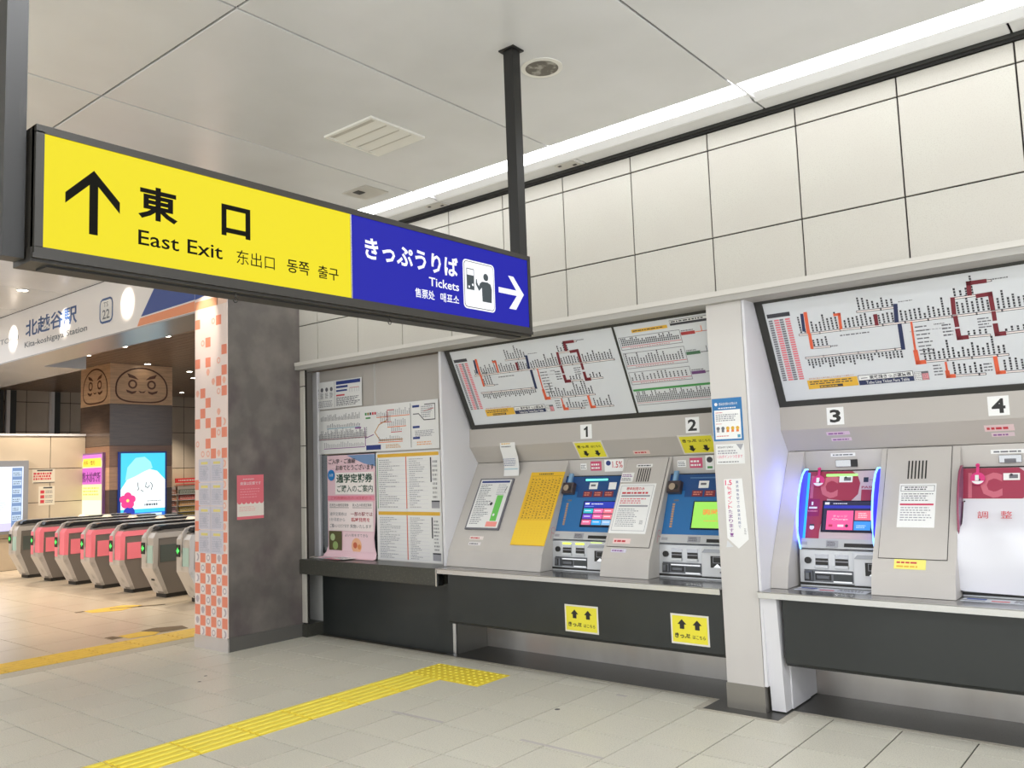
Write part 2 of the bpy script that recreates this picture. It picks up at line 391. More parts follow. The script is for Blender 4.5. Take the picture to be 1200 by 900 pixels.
# ---- far walls
LT = mat('beige_stone_panel', (206, 190, 166), .4, mottle=[(1.2, (192, 176, 154), .4, .7, ONE)])
UT = mat('brown_grey_panel', (200, 188, 172), .45, mottle=[(1.0, (184, 172, 156), .4, .7, ONE)])
fw = struct('wall_far_left', MB().box((-17.2, -7, 0), (-17.012, 7.47, 2.45), GROUT).box((-17.22, -7, 2.45), (-16.99, 7.47, 2.49), WHITEP))
k0 = None
for j in range(0, 7):
    for z0, z1 in ((.0, .58), (.58, 1.2), (1.2, 1.83), (1.83, 2.45)):
        y0 = 7.47 - 1.2 * (j + 1) + .55
        y0, y1 = y0, y0 + 1.2
        if y1 > 7.47: y1 = 7.47
        mb = MB().box((-17.012, y0 + .006, z0 + .006), (-17.0, y1 - .006, z1 - .006), LT); obj('stone_panel', mb, fw)
bw = struct('wall_far', MB().box((-22.3, -7, 0), (-22.012, 14, 3.83), GROUT))
for j in range(0, 8):
    for z0, z1, m in ((0, .9, LT), (.9, 1.82, LT), (1.82, 2.8, UT), (2.8, 3.52, UT), (3.52, 3.83, UT)):
        y0 = 5.2 + j * 1.02; obj('stone_panel', MB().box((-22.012, y0 + .008, z0 + .008), (-22.0, y0 + 1.012, z1 - .008), m), bw)
struct('wall_far_back', MB().box((-22.3, 13.4, 0), (-7.0, 13.6, 3.83), UT))
for i, y in enumerate((7.80, 8.80)):
    t = thing('wall_post', ['white edged dark post on the upper wall, nearest the fascia end', 'white edged dark post on the upper wall just left of the face column'][i], 'post', (-21.9, y, 0), 'posts on the upper far wall')
    obj('white_flange', MB().box((-21.99, y - .03, .01), (-21.85, y + .045, 3.78), WHITEP), t)
    obj('dark_web', MB().box((-21.99, y + .045, .01), (-21.88, y + .19, 3.78), FRAMEK), t)
single('dark_wall_post', MB().box((-21.99, 7.2, .01), (-21.85, 7.70, 3.78), FRAMEK), 'wide dark post on the upper wall at the left picture edge', 'post', (-21.9, 7.45, 0))

# ================================================================== LIGHTS OF THE PLACE AND ADDED FILL STRIPS
def area(name, loc, sx, sy, power, col, rot=(0, 0, 0)):
    d = bpy.data.lights.new(name, 'AREA'); d.shape = 'RECTANGLE'; d.size = sx; d.size_y = sy; d.energy = power; d.color = col
    o = bpy.data.objects.new(name, d); COL.objects.link(o); o.location = loc; o.rotation_euler = rot; return o
def spot(name, loc, target, power, col, cone, blend=.5, r=.03):
    d = bpy.data.lights.new(name, 'SPOT'); d.energy = power; d.color = col; d.spot_size = math.radians(cone); d.spot_blend = blend; d.shadow_soft_size = r
    o = bpy.data.objects.new(name, d); COL.objects.link(o); o.location = loc
    o.rotation_euler = (Vector(target) - Vector(loc)).to_track_quat('-Z', 'Y').to_euler(); return o
LAMPW = mat('lamp_diffuser', (252, 254, 255), .5, 0, 5.4)
seg = [(-7.5 + .01, -4.80), (-4.786, -2.017), (-2.003, .76), (.774, XR)]
names = ['half hidden by the hanging sign', 'between the sign pole and the left bay', 'brightest, above the right bay', 'furthest right, past the picture edge']
for i, (a, b2) in enumerate(seg):
    t = thing('recessed_strip_lamp', 'recessed ceiling strip lamp along the tiled wall, ' + names[i], 'lamp', ((a + b2) / 2, 4.8, 3.82), 'recessed strip lamps')
    obj('diffuser', MB().prism([(4.655, 3.828), (4.875, 3.842), (4.875, 3.86), (4.655, 3.86)], 'x', a + .01, b2 - .01, LAMPW), t)
    obj('reflector', MB().prism([(4.875, 3.90), (4.875, 3.842), (4.945, 3.812), (4.962, 3.812), (4.962, 3.90)], 'x', a, b2, mat('lamp_reflector', (226, 226, 226), .3)), t)
    obj('housing', MB().box((a, 4.645, 3.862), (b2, 4.96, 3.89), WHITEP).box((a, 4.645, 3.82), (a + .012, 4.96, 3.87), WHITEP), t)
# two unseen strips added overhead, out of view, to brighten floor and walls
for i, (y, nm) in enumerate(((1.4, 'above and ahead of the viewer'), (-3.2, 'behind the viewer, farther'))):
    t = thing('added_fill_strip', 'long unseen strip lamp added as fill ' + nm, 'lamp', (-4, y, 3.80), 'added fill strips')
    xl, xr = ((-2.2, 3.3), (-8, 2.5))[i]
    obj('diffuser', MB().box((xl, y - .12, 3.76), (xr, y + .12, 3.80), mat('added_fill_glow', (250, 252, 255), .5, 0, 21)), t)
    obj('housing', MB().box((xl, y - .14, 3.80), (xr, y + .14, 3.815), WHITEP), t)
DN = mat('downlight_glow', (255, 244, 222), .5, 0, 14)
def downlight(x, y, z, label, group, power=0, target=None, cone=60, r=.055):
    t = thing('downlight', label, 'lamp', (x, y, z), group)
    Fd = Frame((x, y, z), (1, 0, 0), (0, -1, 0))
    obj('trim_ring', MB().cyl(Fd, 0, 0, r * 1.25, -.004, .006, WHITEP, 20), t)
    obj('bulb', MB().disc(Fd, 0, 0, r, DN, .0075), t)
    if power: 
        l = spot('downlight_beam', (x, y, z - .03), target or (x, y, 0), power, (1, .86, .68), cone, .6)
    return t
for i, x in enumerate((-13.6, -12.02, -10.46, -8.9, -7.33)):
    downlight(x, 3.86, 3.816, 'small warm ceiling downlight in front of the station name fascia, ' + ['fifth', 'fourth', 'third', 'second', 'first'][i] + ' counted from the column', 'downlights before the fascia')
    spot('fascia_beam', (x, 3.80, 3.79), (x, 4.335, 3.50 if i < 4 else 3.05), 60, (1, .88, .74), 32, .7, .02)
k = 0
for i, x in enumerate((-9.7, -11.08, -12.46, -13.87, -15.22, -16.63)):
    downlight(x, 6.70, 3.798, 'warm downlight in the dark ceiling above the gates, front row, number %s from the column' % ['one', 'two', 'three', 'four', 'five', 'six'][i], 'downlights in the dark ceiling', 190 if i != 5 else 330, (x, 6.2, 0), 95)
for i, (x, y) in enumerate(((-15.8, 8.1), (-16.49, 9.37), (-17.55, 10.07), (-20.8, 11.6), (-19.5, 7.2))):
    downlight(x, y, 3.798, 'warm downlight in the dark ceiling, back row, number %s from the front' % ['one', 'two', 'three', 'four', 'five'][i], 'downlights in the dark ceiling', (0, 130, 130, 300, 260)[i], (x, y, 0), 100)
for i, x in enumerate((-9.3, -11.2, -13.2, -15.2)):
    downlight(x, 2.6, 3.816, 'warm ceiling downlight over the concourse, row before the gates, number %s from the column' % ['one', 'two', 'three', 'four'][i], 'downlights over the concourse', (120, 170, 170, 420)[i], (x - .6, 3.2, 0) if i < 3 else (-16.6, 6.6, 2.2), 85 if i < 3 else 70)
# ================================================================== HANGING SIGN
SX = -2.625
sg = thing('hanging_sign', 'hanging lightbox sign, yellow East Exit half and blue Tickets half', 'sign', (-2.69, 2.19, 2.26))
y0, y1, z0, z1 = .998, 3.386, 2.262, 2.668
fb = MB()
fb.box((SX - .13, y0, z0 + .03), (SX - .014, y1, z1), SIGNF)
for a, b_ in (((SX - .03, y0, z1 - .024), (SX, y1, z1)), ((SX - .03, y0, z0 + .005), (SX, y1, z0 + .032)), ((SX - .03, y0, z0 + .03), (SX, y0 + .024, z1 - .02)), ((SX - .03, y1 - .022, z0 + .03), (SX, y1, z1 - .02))): fb.box(a, b_, SIGNF)
fb.box((SX - .145, y0 - .004, z0 - .012), (SX - .012, y1 + .004, z0 + .03), SIGNF).box((SX - .012, y0 - .004, z0 - .003), (SX + .001, y1 + .004, z0 + .012), SIGNF)
fb.box((SX - .115, y0 + .05, z0 - .018), (SX - .04, y1 - .05, z0 - .012), BLACK)
obj('frame', fb, sg)
E1 = east_frame(SX, 0, 0)
YE = mat('lit_yellow_acrylic', (248, 230, 20), .7, 0, .86, spec=0); BE = mat('lit_blue_acrylic', (22, 24, 176), .7, 0, .85, spec=0)
WE = mat('lit_white_acrylic', (246, 248, 252), .3, 0, 1.0)
BKT = mat('sign_black_film', (16, 15, 11), .9, spec=.1); SL = mat('sign_slate_film', (58, 68, 74), .5)
p = MB().box((SX - .012, 1.020, 2.292), (SX - .004, 2.199, 2.646), YE)
D = -.0035
p.poly(E1, [(1.157, 2.36), (1.184, 2.36), (1.184, 2.517), (1.253, 2.444), (1.253, 2.481), (1.1705, 2.566), (1.085, 2.478), (1.085, 2.444), (1.157, 2.517)], BKT, D)
p.text(E1, '東', 1.313, 2.446, 1.450, 2.560, BKT, D, .03); p.text(E1, '口', 1.615, 2.446, 1.732, 2.560, BKT, D, .03)
p.text(E1, 'East Exit', 1.314, 2.356, 1.619, 2.406, BKT, D, .008)
p.text(E1, '东出口', 1.675, 2.351, 1.835, 2.404, BKT, D, .0)
p.text(E1, '동쪽', 1.890, 2.354, 1.992, 2.405, BKT, D, .012); p.text(E1, '출구', 2.034, 2.354, 2.135, 2.405, BKT, D, .01)
obj('yellow_panel', p, sg)
p = MB().box((SX - .012, 2.205, 2.292), (SX - .004, 3.364, 2.646), BE)
p.text(E1, 'きっぷうりば', 2.276, 2.473, 2.840, 2.566, WE, D, .028)
p.text(E1, 'Tickets', 2.647, 2.410, 2.843, 2.450, WE, D, .012)
p.text(E1, '售票处', 2.559, 2.347, 2.680, 2.389, WE, D, .01); p.text(E1, '매표소', 2.718, 2.347, 2.841, 2.389, WE, D, .012)
def rrect(mb, fr, a0, b0, a1, b1, q, m, d):
    pts = []
    for cx, cy, s0 in ((a1 - q, b1 - q, 0), (a0 + q, b1 - q, 1), (a0 + q, b0 + q, 2), (a1 - q, b0 + q, 3)):
        pts += [(cx + q * math.cos((s0 + t / 4) * math.pi / 2), cy + q * math.sin((s0 + t / 4) * math.pi / 2)) for t in range(5)]
    mb.poly(fr, pts, m, d)
rrect(p, E1, 2.873, 2.338, 3.100, 2.574, .022, WE, D); rrect(p, E1, 2.880, 2.345, 3.093, 2.567, .018, BKT, D + .0005); rrect(p, E1, 2.883, 2.348, 3.090, 2.564, .016, WE, D + .001)
e = D + .0016
p.quad(E1, 2.896, 2.430, 2.949, 2.532, SL, e).quad(E1, 2.900, 2.500, 2.945, 2.528, WE, e + .0004).disc(E1, 2.938, 2.455, .006, WE, e + .0004).disc(E1, 2.912, 2.443, .006, WE, e + .0004)
p.disc(E1, 3.034, 2.505, .018, SL, e)
p.poly(E1, [(3.005, 2.383), (3.072, 2.383), (3.076, 2.45), (3.068, 2.474), (3.045, 2.482), (3.005, 2.480), (2.990, 2.470), (2.982, 2.455), (2.970, 2.470), (2.969, 2.487), (2.962, 2.487), (2.960, 2.462), (2.982, 2.432), (3.003, 2.450)], SL, e)
p.poly(E1, [(3.130, 2.446), (3.271, 2.446), (3.207, 2.374), (3.262, 2.374), (3.328, 2.459), (3.248, 2.541), (3.207, 2.541), (3.268, 2.473), (3.130, 2.473)], WE, D)
obj('blue_panel', p, sg)
obj('divider', MB().box((SX - .012, 2.199, 2.29), (SX - .002, 2.205, 2.648), STEELP), sg)
for yy, zb in ((.958, 2.262), (3.395, 2.66)):
    pm = MB().box((-2.737, yy - .030, zb), (-2.672, yy + .030, 3.81), PAINTK)
    q = obj('hanging_pole', pm, sg)
    obj('ceiling_plate', MB().box((-2.758, yy - .045, 3.808), (-2.655, yy + .045, 3.818), PAINTK), q)
for yy in (1.68, 2.42):
    pts = [(SX - .02, yy, 2.25), (SX - .02, yy, 2.232)] + [(SX - .02, yy + .009 * math.sin(t * .7), 2.222 - .0 + .010 * math.cos(t * .7)) for t in range(0, 8)]
    obj('hook', MB().tube(pts, .002, PAINTK, 6), sg)

# ================================================================== CEILING FITTINGS
v = thing('air_vent', 'white louvred square air vent in the ceiling left of the sign pole', 'vent', (-4.10, 3.67, 3.816))
x0, x1, ya, yb = -4.35, -3.88, 3.43, 3.905
VW = mat('vent_white', (232, 230, 222), .4)
fm = MB()
for a, b_ in (((x0, ya, 3.802), (x1, ya + .022, 3.818)), ((x0, yb - .022, 3.802), (x1, yb, 3.818)), ((x0, ya + .022, 3.802), (x0 + .022, yb - .022, 3.818)), ((x1 - .022, ya + .022, 3.802), (x1, yb - .022, 3.818))): fm.box(a, b_, VW)
obj('frame', fm, v); obj('throat', MB().box((x0 + .02, ya + .02, 3.811), (x1 - .02, yb - .02, 3.816), mat('vent_throat', (196, 192, 182), .6)), v)
for k in range(4):
    yy = ya + .06 + k * .108
    obj('louvre', MB().prism([(yy, 3.812), (yy + .075, 3.799), (yy + .083, 3.801), (yy + .01, 3.816)], 'x', x0 + .02, x1 - .02, VW), v)
v = thing('ceiling_speaker', 'round recessed ceiling speaker with dark mottled grille beside the sign pole', 'speaker', (-2.705, 3.665, 3.816))
Fd = Frame((-2.705, 3.665, 3.816), (1, 0, 0), (0, -1, 0))
obj('rim', MB().ring(Fd, 0, 0, .092, .116, VW, .006, 32).cyl(Fd, 0, 0, .118, -.004, .005, VW, 32), v)
obj('grille', MB().disc(Fd, 0, 0, .093, mat('grille_mottled', (104, 99, 90), .6, mottle=[(18, (168, 164, 154), .5, .62, ONE)]), .0065, n=32), v)
v = thing('ceiling_hatch', 'small faint square hatch with a dark corner in the ceiling behind the sign', 'hatch', (-5.03, 4.38, 3.816))
obj('plate', MB().box((-5.18, 4.26, 3.810), (-4.90, 4.50, 3.816), mat('hatch_plate', (190, 186, 178), .4)), v)
obj('latch', MB().box((-5.10, 4.30, 3.806), (-5.03, 4.37, 3.811), BLACK), v)
for i, x in enumerate((-4.98, -3.60)):
    tt = single('inspection_plate', MB().box((x, 4.985, 3.812), (x + .17, 5.09, 3.817), mat('hatch_plate', (190, 186, 178), .4)).box((x + .02, 5.0, 3.809), (x + .045, 5.02, 3.812), GROUT).box((x + .12, 5.05, 3.809), (x + .15, 5.07, 3.812), GROUT),
       'small inspection plate beside the strip lamp, ' + ('farther one, near the blue sign top' if i == 0 else 'nearer one, right of the sign pole'), 'plate', (x, 5.0, 3.812), 'inspection plates')

# ================================================================== TACTILE PAVING
tp = thing('tactile_path', 'bright yellow ribbed tactile paving ending in a studded L turn before the ticket machines', 'paving', (-4.8, 3.5, 0))
xa, xb = -4.998, -4.630
Y2 = mat('tactile_yellow_rib', (255, 236, 92), .45)
def ribs(mb, x0, x1, y0, y1, n=5):
    for k in range(n):
        cx = x0 + (k + .5) * (x1 - x0) / n
        mb.prism([(cx - .022, .004), (cx + .022, .004), (cx + .014, .009), (cx - .014, .009)], 'y', y0 + .012, y1 - .012, Y2)
def studs(mb, x0, x1, y0, y1, n=6):
    for i in range(n):
        for j in range(n):
            mb.cyl(Frame((x0 + (i + .5) * (x1 - x0) / n, y0 + (j + .5) * (y1 - y0) / n, 0), (1, 0, 0), (0, 1, 0)), 0, 0, .018, .003, .0085, Y2, 8, .011)
yy = 4.664
while yy > -.5:
    m = MB().bevbox((xa, yy - P_ + .004, 0), (xb, yy - .002, .004), YEL, .002); ribs(m, xa, xb, yy - P_, yy); obj('ribbed_block', m, tp); yy -= P_
for (u0, u1) in ((xa, xb), (xb + .003, -4.25)):
    m = MB().bevbox((u0, 4.664, 0), (u1, 5.035, .004), YEL, .002); studs(m, u0, u1, 4.664, 5.035); obj('studded_block', m, tp)
tp = thing('tactile_path', 'worn yellow tactile strip running past the checkered column towards the gates', 'paving', (-8.2, 3, 0))
yy = 5.25
Yd = mat('tactile_yellow_worn', (228, 190, 74), .5, mottle=[(9, (206, 168, 70), .5, .8, ONE), (50, (176, 146, 76), .6, .85, ONE)])
while yy > -1:
    m = MB().bevbox((-8.405, yy - P_ + .004, 0), (-7.975, yy - .002, .004), Yd, .002)
    for k in range(5):
        cx = -8.405 + (k + .5) * .086; m.prism([(cx - .022, .004), (cx + .022, .004), (cx + .014, .008), (cx - .014, .008)], 'y', yy - P_ + .012, yy - .012, Yd)
    obj('ribbed_block', m, tp); yy -= P_
G0 = Frame((0, 0, .0012), (1, 0, 0), (0, 1, 0))
BRN = mat('worn_brown_patch', (112, 92, 66), .6)
single('floor_marker', MB().fprism(G0, [(-10.75, 4.72), (-10.52, 4.72), (-10.36, 5.0), (-10.52, 5.34), (-10.75, 5.2)], 0, .002, Yd).fprism(G0, [(-10.76, 4.62), (-10.7, 4.62), (-10.7, 4.72), (-10.76, 4.72)], 0, .002, BRN).line(G0, [(-10.6, 5.0), (-10.44, 5.28), (-10.3, 5.5)], .05, BRN, .003),
       'small worn yellow floor marker with brown edge lying in front of the gates', 'floor marker', (-10.6, 5.0, 0))
single('floor_patch', MB().fprism(G0, [(-8.72, 4.18), (-8.50, 4.18), (-8.44, 4.42), (-8.56, 4.55), (-8.74, 4.42)], 0, .002, Yd).fprism(G0, [(-8.78, 4.45), (-8.52, 4.52), (-8.47, 4.80), (-8.66, 4.84), (-8.82, 4.6)], 0, .0025, BRN).fprism(G0, [(-8.76, 4.06), (-8.60, 4.06), (-8.6, 4.17), (-8.76, 4.14)], 0, .002, BRN),
       'scuffed brown and yellow patch at the far edge of the worn tactile strip', 'floor patch', (-8.6, 4.5, 0))
TP_ = mat('floor_tape', (196, 190, 186), .4)
single('floor_tape', MB().fprism(G0, [(-4.32, 3.885), (-3.86, 3.895), (-3.86, 3.92), (-4.32, 3.912)], 0, .0012, TP_), 'pale tape strip on the floor right of the yellow tactile path, nearer the path', 'tape', (-4.1, 3.9, 0), 'floor tape strips')
single('floor_tape', MB().fprism(G0, [(-3.24, 3.905), (-2.67, 3.905), (-2.67, 3.93), (-3.24, 3.93)], 0, .0012, TP_), 'pale tape strip on the floor at the bottom centre of the picture', 'tape', (-2.95, 3.9, 0), 'floor tape strips')
GUM = c((70, 68, 64))
for i, (x, y, r, lab) in enumerate(((-3.42, 4.52, .018, 'dark round spot on the floor tiles in front of the counter'), (-6.35, 3.75, .014, 'small dark spot on the tiles left of the yellow path, farther'), (-6.22, 3.62, .014, 'small dark spot on the tiles left of the yellow path, nearer'))):
    single('floor_spot', MB().disc(G0, x, y, r, GUM, .0004), lab, 'spot', (x, y, 0))
single('floor_label', MB().fprism(G0, [(-3.28, 5.0), (-3.2, 5.0), (-3.2, 5.03), (-3.28, 5.03)], 0, .001, TP_), 'tiny white label on the floor below the second yellow sign', 'label', (-3.24, 5.0, 0))

# ================================================================== COUNTERS
ct = thing('granite_counter', 'dark granite counter shelf under the ticket window', 'counter', (-6.0, 5.25, 0))
obj('shelf', MB().bevbox((-6.965, 5.118, .608), (-5.095, 5.42, .75), GRANITE, .006), ct)
obj('end_trim', MB().box((-5.095, 5.112, .605), (-5.080, 5.20, .752), EDGE), ct)
obj('front_panel', MB().box((-6.90, 5.345, .0), (-5.12, 5.42, .61), DARKP), ct)
obj('side_panel', MB().box((-5.12, 5.36, .0), (-5.095, 5.78, .74), mat('side_steel_dark', (128, 128, 124), .35, .7)), ct)
obj('corner_trim', MB().box((-5.125, 5.338, .0), (-5.093, 5.348, .60), EDGE), ct)
obj('end_panel', MB().box((-7.13, 5.36, .12), (-6.90, 5.40, .61), mat('mottled_pale_panel', (190, 190, 186), .4)), ct)
def counter(x0, x1, xp, label, upl):
    t = thing('steel_counter', label, 'counter', ((x0 + x1) / 2, 5.3, 0), 'steel ticket counters')
    obj('worktop', MB().box((x0, 5.118, .742), (x1, 5.80, .75), STEELP), t)
    obj('nosing', MB().prism([(5.112, .712), (5.122, .712), (5.122, .742), (5.13, .752), (5.116, .752), (5.112, .746)], 'x', x0, x1, EDGE), t)
    q = obj('front_panel', MB().prism([(5.185, .318), (5.185, .742), (5.25, .742), (5.25, .335), (5.215, .30), (5.20, .302)], 'x', xp, x1, DARKP), t)
    obj('panel_underside', MB().box((xp, 5.2, .296), (x1, 5.76, .304), BLACK), t)
    obj('kick_panel', MB().box((max(xp - .1, -5.093), 5.745, .0), (x1, 5.76, .33), STEEL), t)
    return t
counter(-5.085, -2.52, -5.02, 'long steel edged counter of the left bay, charcoal front under the two blue machines', 0)
counter(-2.262, XR, -2.135, 'steel edged counter of the right bay, charcoal front under the two crimson machines', 1)

# ================================================================== TICKET WINDOW
tw = thing('ticket_window', 'recessed ticket window with aluminium frame and sliding grey shutter panels', 'window', (-6.1, 5.45, .75))
AL = mat('window_aluminium', (206, 204, 200), .3, .3)
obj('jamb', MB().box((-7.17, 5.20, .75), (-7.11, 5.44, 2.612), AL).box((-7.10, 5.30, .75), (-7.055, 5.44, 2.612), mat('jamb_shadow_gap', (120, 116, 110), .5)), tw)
obj('frame', MB().box((-7.10, 5.37, .75), (-6.985, 5.44, 2.612), WHITEP).box((-6.985, 5.395, .75), (-6.955, 5.44, 1.77), STEELP).box((-7.0, 5.42, .75), (-5.165, 5.46, .775), AL), tw)
obj('shutter_panel', MB().box((-7.06, 5.405, 1.77), (-6.14, 5.425, 2.616), SHELL2), tw)
obj('shutter_panel', MB().box((-6.128, 5.402, 1.74), (-5.165, 5.422, 2.616), SHELL2), tw)
obj('panel_joint', MB().box((-6.145, 5.398, 1.77), (-6.122, 5.43, 2.61), AL), tw)
obj('pane', MB().box((-6.955, 5.43, .775), (-6.1, 5.437, 1.76), mat('dark_glass', (64, 70, 72), .08, 0, coat=1)), tw)
W5 = wall_frame(0, 5.39, 0)
def sheet(x0, z0, x1, z1, m, fr=W5, th=.0015):   # thin paper body
    return MB().box((x0, z0, 0), (x1, z1, th), m, fr)
PW = c((232, 232, 230)); PLAV = c((214, 212, 220)); K1 = c((60, 60, 66)); K2 = c((112, 112, 118)); K3 = c((160, 160, 166)); RD = c((200, 60, 70)); BLu = c((44, 62, 130)); GR = c((70, 150, 80)); OG = c((236, 130, 70)); DR = c((120, 36, 48)); PK = c((236, 150, 170)); PUR = c((140, 80, 150)); YW = c((226, 178, 60)); LPK = c((240, 196, 208))
d1 = .0022
# notice top left
m = sheet(-7.06, 2.222, -6.31, 2.50, PW)
m.quad(W5, -6.70, 2.455, -6.33, 2.49, BLu, d1).quad(W5, -6.70, 2.42, -6.52, 2.442, BLu, d1).quad(W5, -6.70, 2.385, -6.53, 2.402, BLu, d1).quad(W5, -6.70, 2.34, -6.57, 2.355, RD, d1)
m.scribble(W5, -6.70, 2.24, -6.33, 2.33, 6, K2, d1).line(W5, [(-6.725, 2.235), (-6.725, 2.49)], .004, K2, d1)
for k in range(4): m.disc(W5, -7.0 + k * .075, 2.42, .022, K2, d1).scribble(W5, -7.025 + k * .075, 2.33, -6.975 + k * .075, 2.39, 5, K2, d1)
m.scribble(W5, -7.03, 2.24, -6.75, 2.31, 4, K3, d1)
for k in range(5): m.line(W5, [(-6.49 + k * .035, 2.37), (-6.49 + k * .035, 2.41)], .004, K3, d1)
m.line(W5, [(-6.49, 2.41), (-6.35, 2.41)], .005, RD, d1)
single('notice', m, 'white notice with blue headings taped above the rail map, top left of the window', 'notice', (-6.7, 5.39, 2.36))
# network map
m = sheet(-7.065, 1.768, -5.275, 2.208, PW)
m.line(W5, [(-5.635, 1.79), (-5.635, 2.19)], .006, K1, d1)
def combs(x0, x1, z, h, col, step=.026, base=None):
    x = x0
    while x < x1:
        hh = h * rnd.uniform(.4, 1); zz = z
        while zz < z + hh: m.quad(W5, x, zz, x + step * .45, zz + h * .13, col, d1); zz += h * .18
        x += step
    if base: m.line(W5, [(x0, z - .01), (x1, z - .01)], .007, base, d1)
combs(-6.95, -6.35, 2.10, .06, K2, .018); combs(-7.0, -6.25, 1.905, .10, K2, .017); combs(-6.85, -6.35, 2.03, .04, K2, base=c((120, 170, 190))); combs(-7.0, -6.25, 1.925, .09, K3, base=c((190, 120, 140))); combs(-6.9, -6.28, 1.83, .05, K3, base=PUR)
combs(-6.1, -5.65, 2.10, .06, K3, base=OG); combs(-6.05, -5.9, 2.05, .06, K3, base=RD); combs(-5.95, -5.7, 2.0, .06, K3, base=OG); combs(-6.08, -5.75, 1.86, .05, K3, base=OG); combs(-5.9, -5.76, 1.95, .04, K3, base=RD)
m.line(W5, [(-5.95, 2.06), (-6.07, 2.02), (-6.13, 1.95), (-6.06, 1.87), (-5.75, 1.87)], .010, c((206, 160, 110)), d1)
m.line(W5, [(-6.27, 2.0), (-6.27, 1.83)], .01, PUR, d1).line(W5, [(-6.27, 1.9), (-6.15, 1.93)], .008, PUR, d1).line(W5, [(-5.95, 2.06), (-5.95, 2.15), (-5.86, 2.15)], .008, RD, d1)
for k, cc in enumerate((GR, c((150, 130, 60)), K1, RD, RD)): m.quad(W5, -6.27 + k * .034, 2.12, -6.245 + k * .034, 2.145, cc, d1)
m.quad(W5, -6.26, 2.085, -6.19, 2.10, GR, d1).quad(W5, -6.26, 1.785, -6.05, 1.83, BLu, d1).quad(W5, -6.42, 2.0, -6.33, 2.015, PUR, d1)
m.scribble(W5, -5.98, 1.79, -5.76, 1.83, 3, c((214, 170, 120)), d1).scribble(W5, -7.04, 1.84, -7.0, 2.0, 6, K1, d1, end=.6)
for z in (2.15, 1.96, 1.86): m.quad(W5, -5.61, z, -5.52, z + .02, BLu, d1)
m.line(W5, [(-5.6, 2.09), (-5.53, 2.09), (-5.46, 2.03), (-5.32, 2.03), (-5.32, 2.17), (-5.45, 2.17)], .008, K1, d1).line(W5, [(-5.46, 2.11), (-5.34, 2.13)], .006, RD, d1)
m.scribble(W5, -5.58, 1.88, -5.31, 1.94, 5, K3, d1).scribble(W5, -5.56, 1.80, -5.36, 1.84, 2, c((230, 170, 120)), d1).scribble(W5, -5.5, 2.05, -5.34, 2.16, 6, K3, d1)
single('rail_map', m, 'wide white rail network map across the ticket window shutters', 'map', (-6.2, 5.39, 1.77))
# timetable board
m = sheet(-6.112, .745, -5.262, 1.752, PW, th=.012); dd = .0135
for za, zb in ((1.236, 1.70), (.775, 1.165)):
    m.quad(W5, -6.09, zb + .006, -5.28, zb + .038, YW, dd)
    m.scribble(W5, -6.07, za, -5.78, zb - .01, 24, K3, dd, .4, .01, .05, .75).scribble(W5, -5.66, za, -5.46, zb - .01, 24, K3, dd, .4, .01, .05, .75)
    for k in range(12): m.line(W5, [(-6.08, za + k * (zb - za) / 12), (-5.42, za + k * (zb - za) / 12)], .0025, PLAV, dd - .0006)
    m.line(W5, [(-5.70, za), (-5.70, zb)], .012, c((220, 120, 100)), dd)
    m.quad(W5, -5.388, za + (zb - za) * .5, -5.372, zb - .01, K1, dd).quad(W5, -5.38, za + .0, -5.28, za + .06, K3, dd).quad(W5, -5.38, za + .055, -5.28, za + .068, K1, dd)
    m.scribble(W5, -5.36, za + .08, -5.29, zb - .03, 9, K2, dd, .5)
m.line(W5, [(-6.09, 1.236), (-6.09, 1.70)], .008, GR, dd)
m.box((-6.118, .740, -.004), (-5.256, .757, .014), AL, W5)
single('timetable_board', m, 'white timetable board with two orange headed tables right of the ticket window poster', 'board', (-5.7, 5.39, .75))
# school pass poster: a curled paper sheet, its foot resting on the counter
PO = []
prof = [(5.390, 1.75), (5.390, 1.5), (5.390, 1.3), (5.389, 1.1), (5.389, .95), (5.388, .86), (5.380, .80), (5.352, .760), (5.30, .7535)]
m = MB()
vs = []
for i, (yy, zz) in enumerate(prof):
    off = (0, 0, 0, -.01, -.03, -.02, .01, .03, .05)[i]
    for x in (-6.86 + (.0 if i < 6 else -.02 * (i - 5)), -6.14 + off): vs.append((x, yy, zz))
m.add(vs, [(2 * i, 2 * i + 1, 2 * i + 3, 2 * i + 2) for i in range(len(prof) - 1)], c((240, 206, 214)))
m.add([(x, y_ + .0012, z_) for x, y_, z_ in vs], [(2 * i, 2 * i + 2, 2 * i + 3, 2 * i + 1) for i in range(len(prof) - 1)], PW)
WP5 = wall_frame(0, 5.384, 0); q = .0015
m.poly(WP5, [(-6.55, 1.745), (-6.135, 1.745), (-6.135, 1.63), (-6.3, 1.66)], c((120, 150, 190)), -.003 + .0015)
m.text(WP5, 'ご入学・ご進級', -6.83, 1.665, -6.42, 1.715, K1, q, .01); m.text(WP5, 'おめでとうございます', -6.72, 1.60, -6.15, 1.655, K1, q, .01)
m.quad(WP5, -6.73, 1.365, -6.15, 1.578, c((246, 240, 236)), q)
m.disc(WP5, -6.79, 1.555, .055, c((40, 130, 200)), q + .0005); m.text(WP5, 'お得', -6.82, 1.54, -6.76, 1.57, PW, q + .001)
DG = c((34, 76, 60))
m.text(WP5, '通学定期券', -6.71, 1.475, -6.17, 1.565, DG, q + .001, .03); m.text(WP5, 'ご購入のご案内', -6.70, 1.385, -6.17, 1.455, DG, q + .001, .012)
m.quad(WP5, -6.85, 1.305, -6.15, 1.352, PK, q).text(WP5, 'ご利用開始日の14日前から', -6.80, 1.315, -6.19, 1.343, RD, q + .0006)
m.quad(WP5, -6.84, 1.01, -6.17, 1.29, c((248, 236, 234)), q)
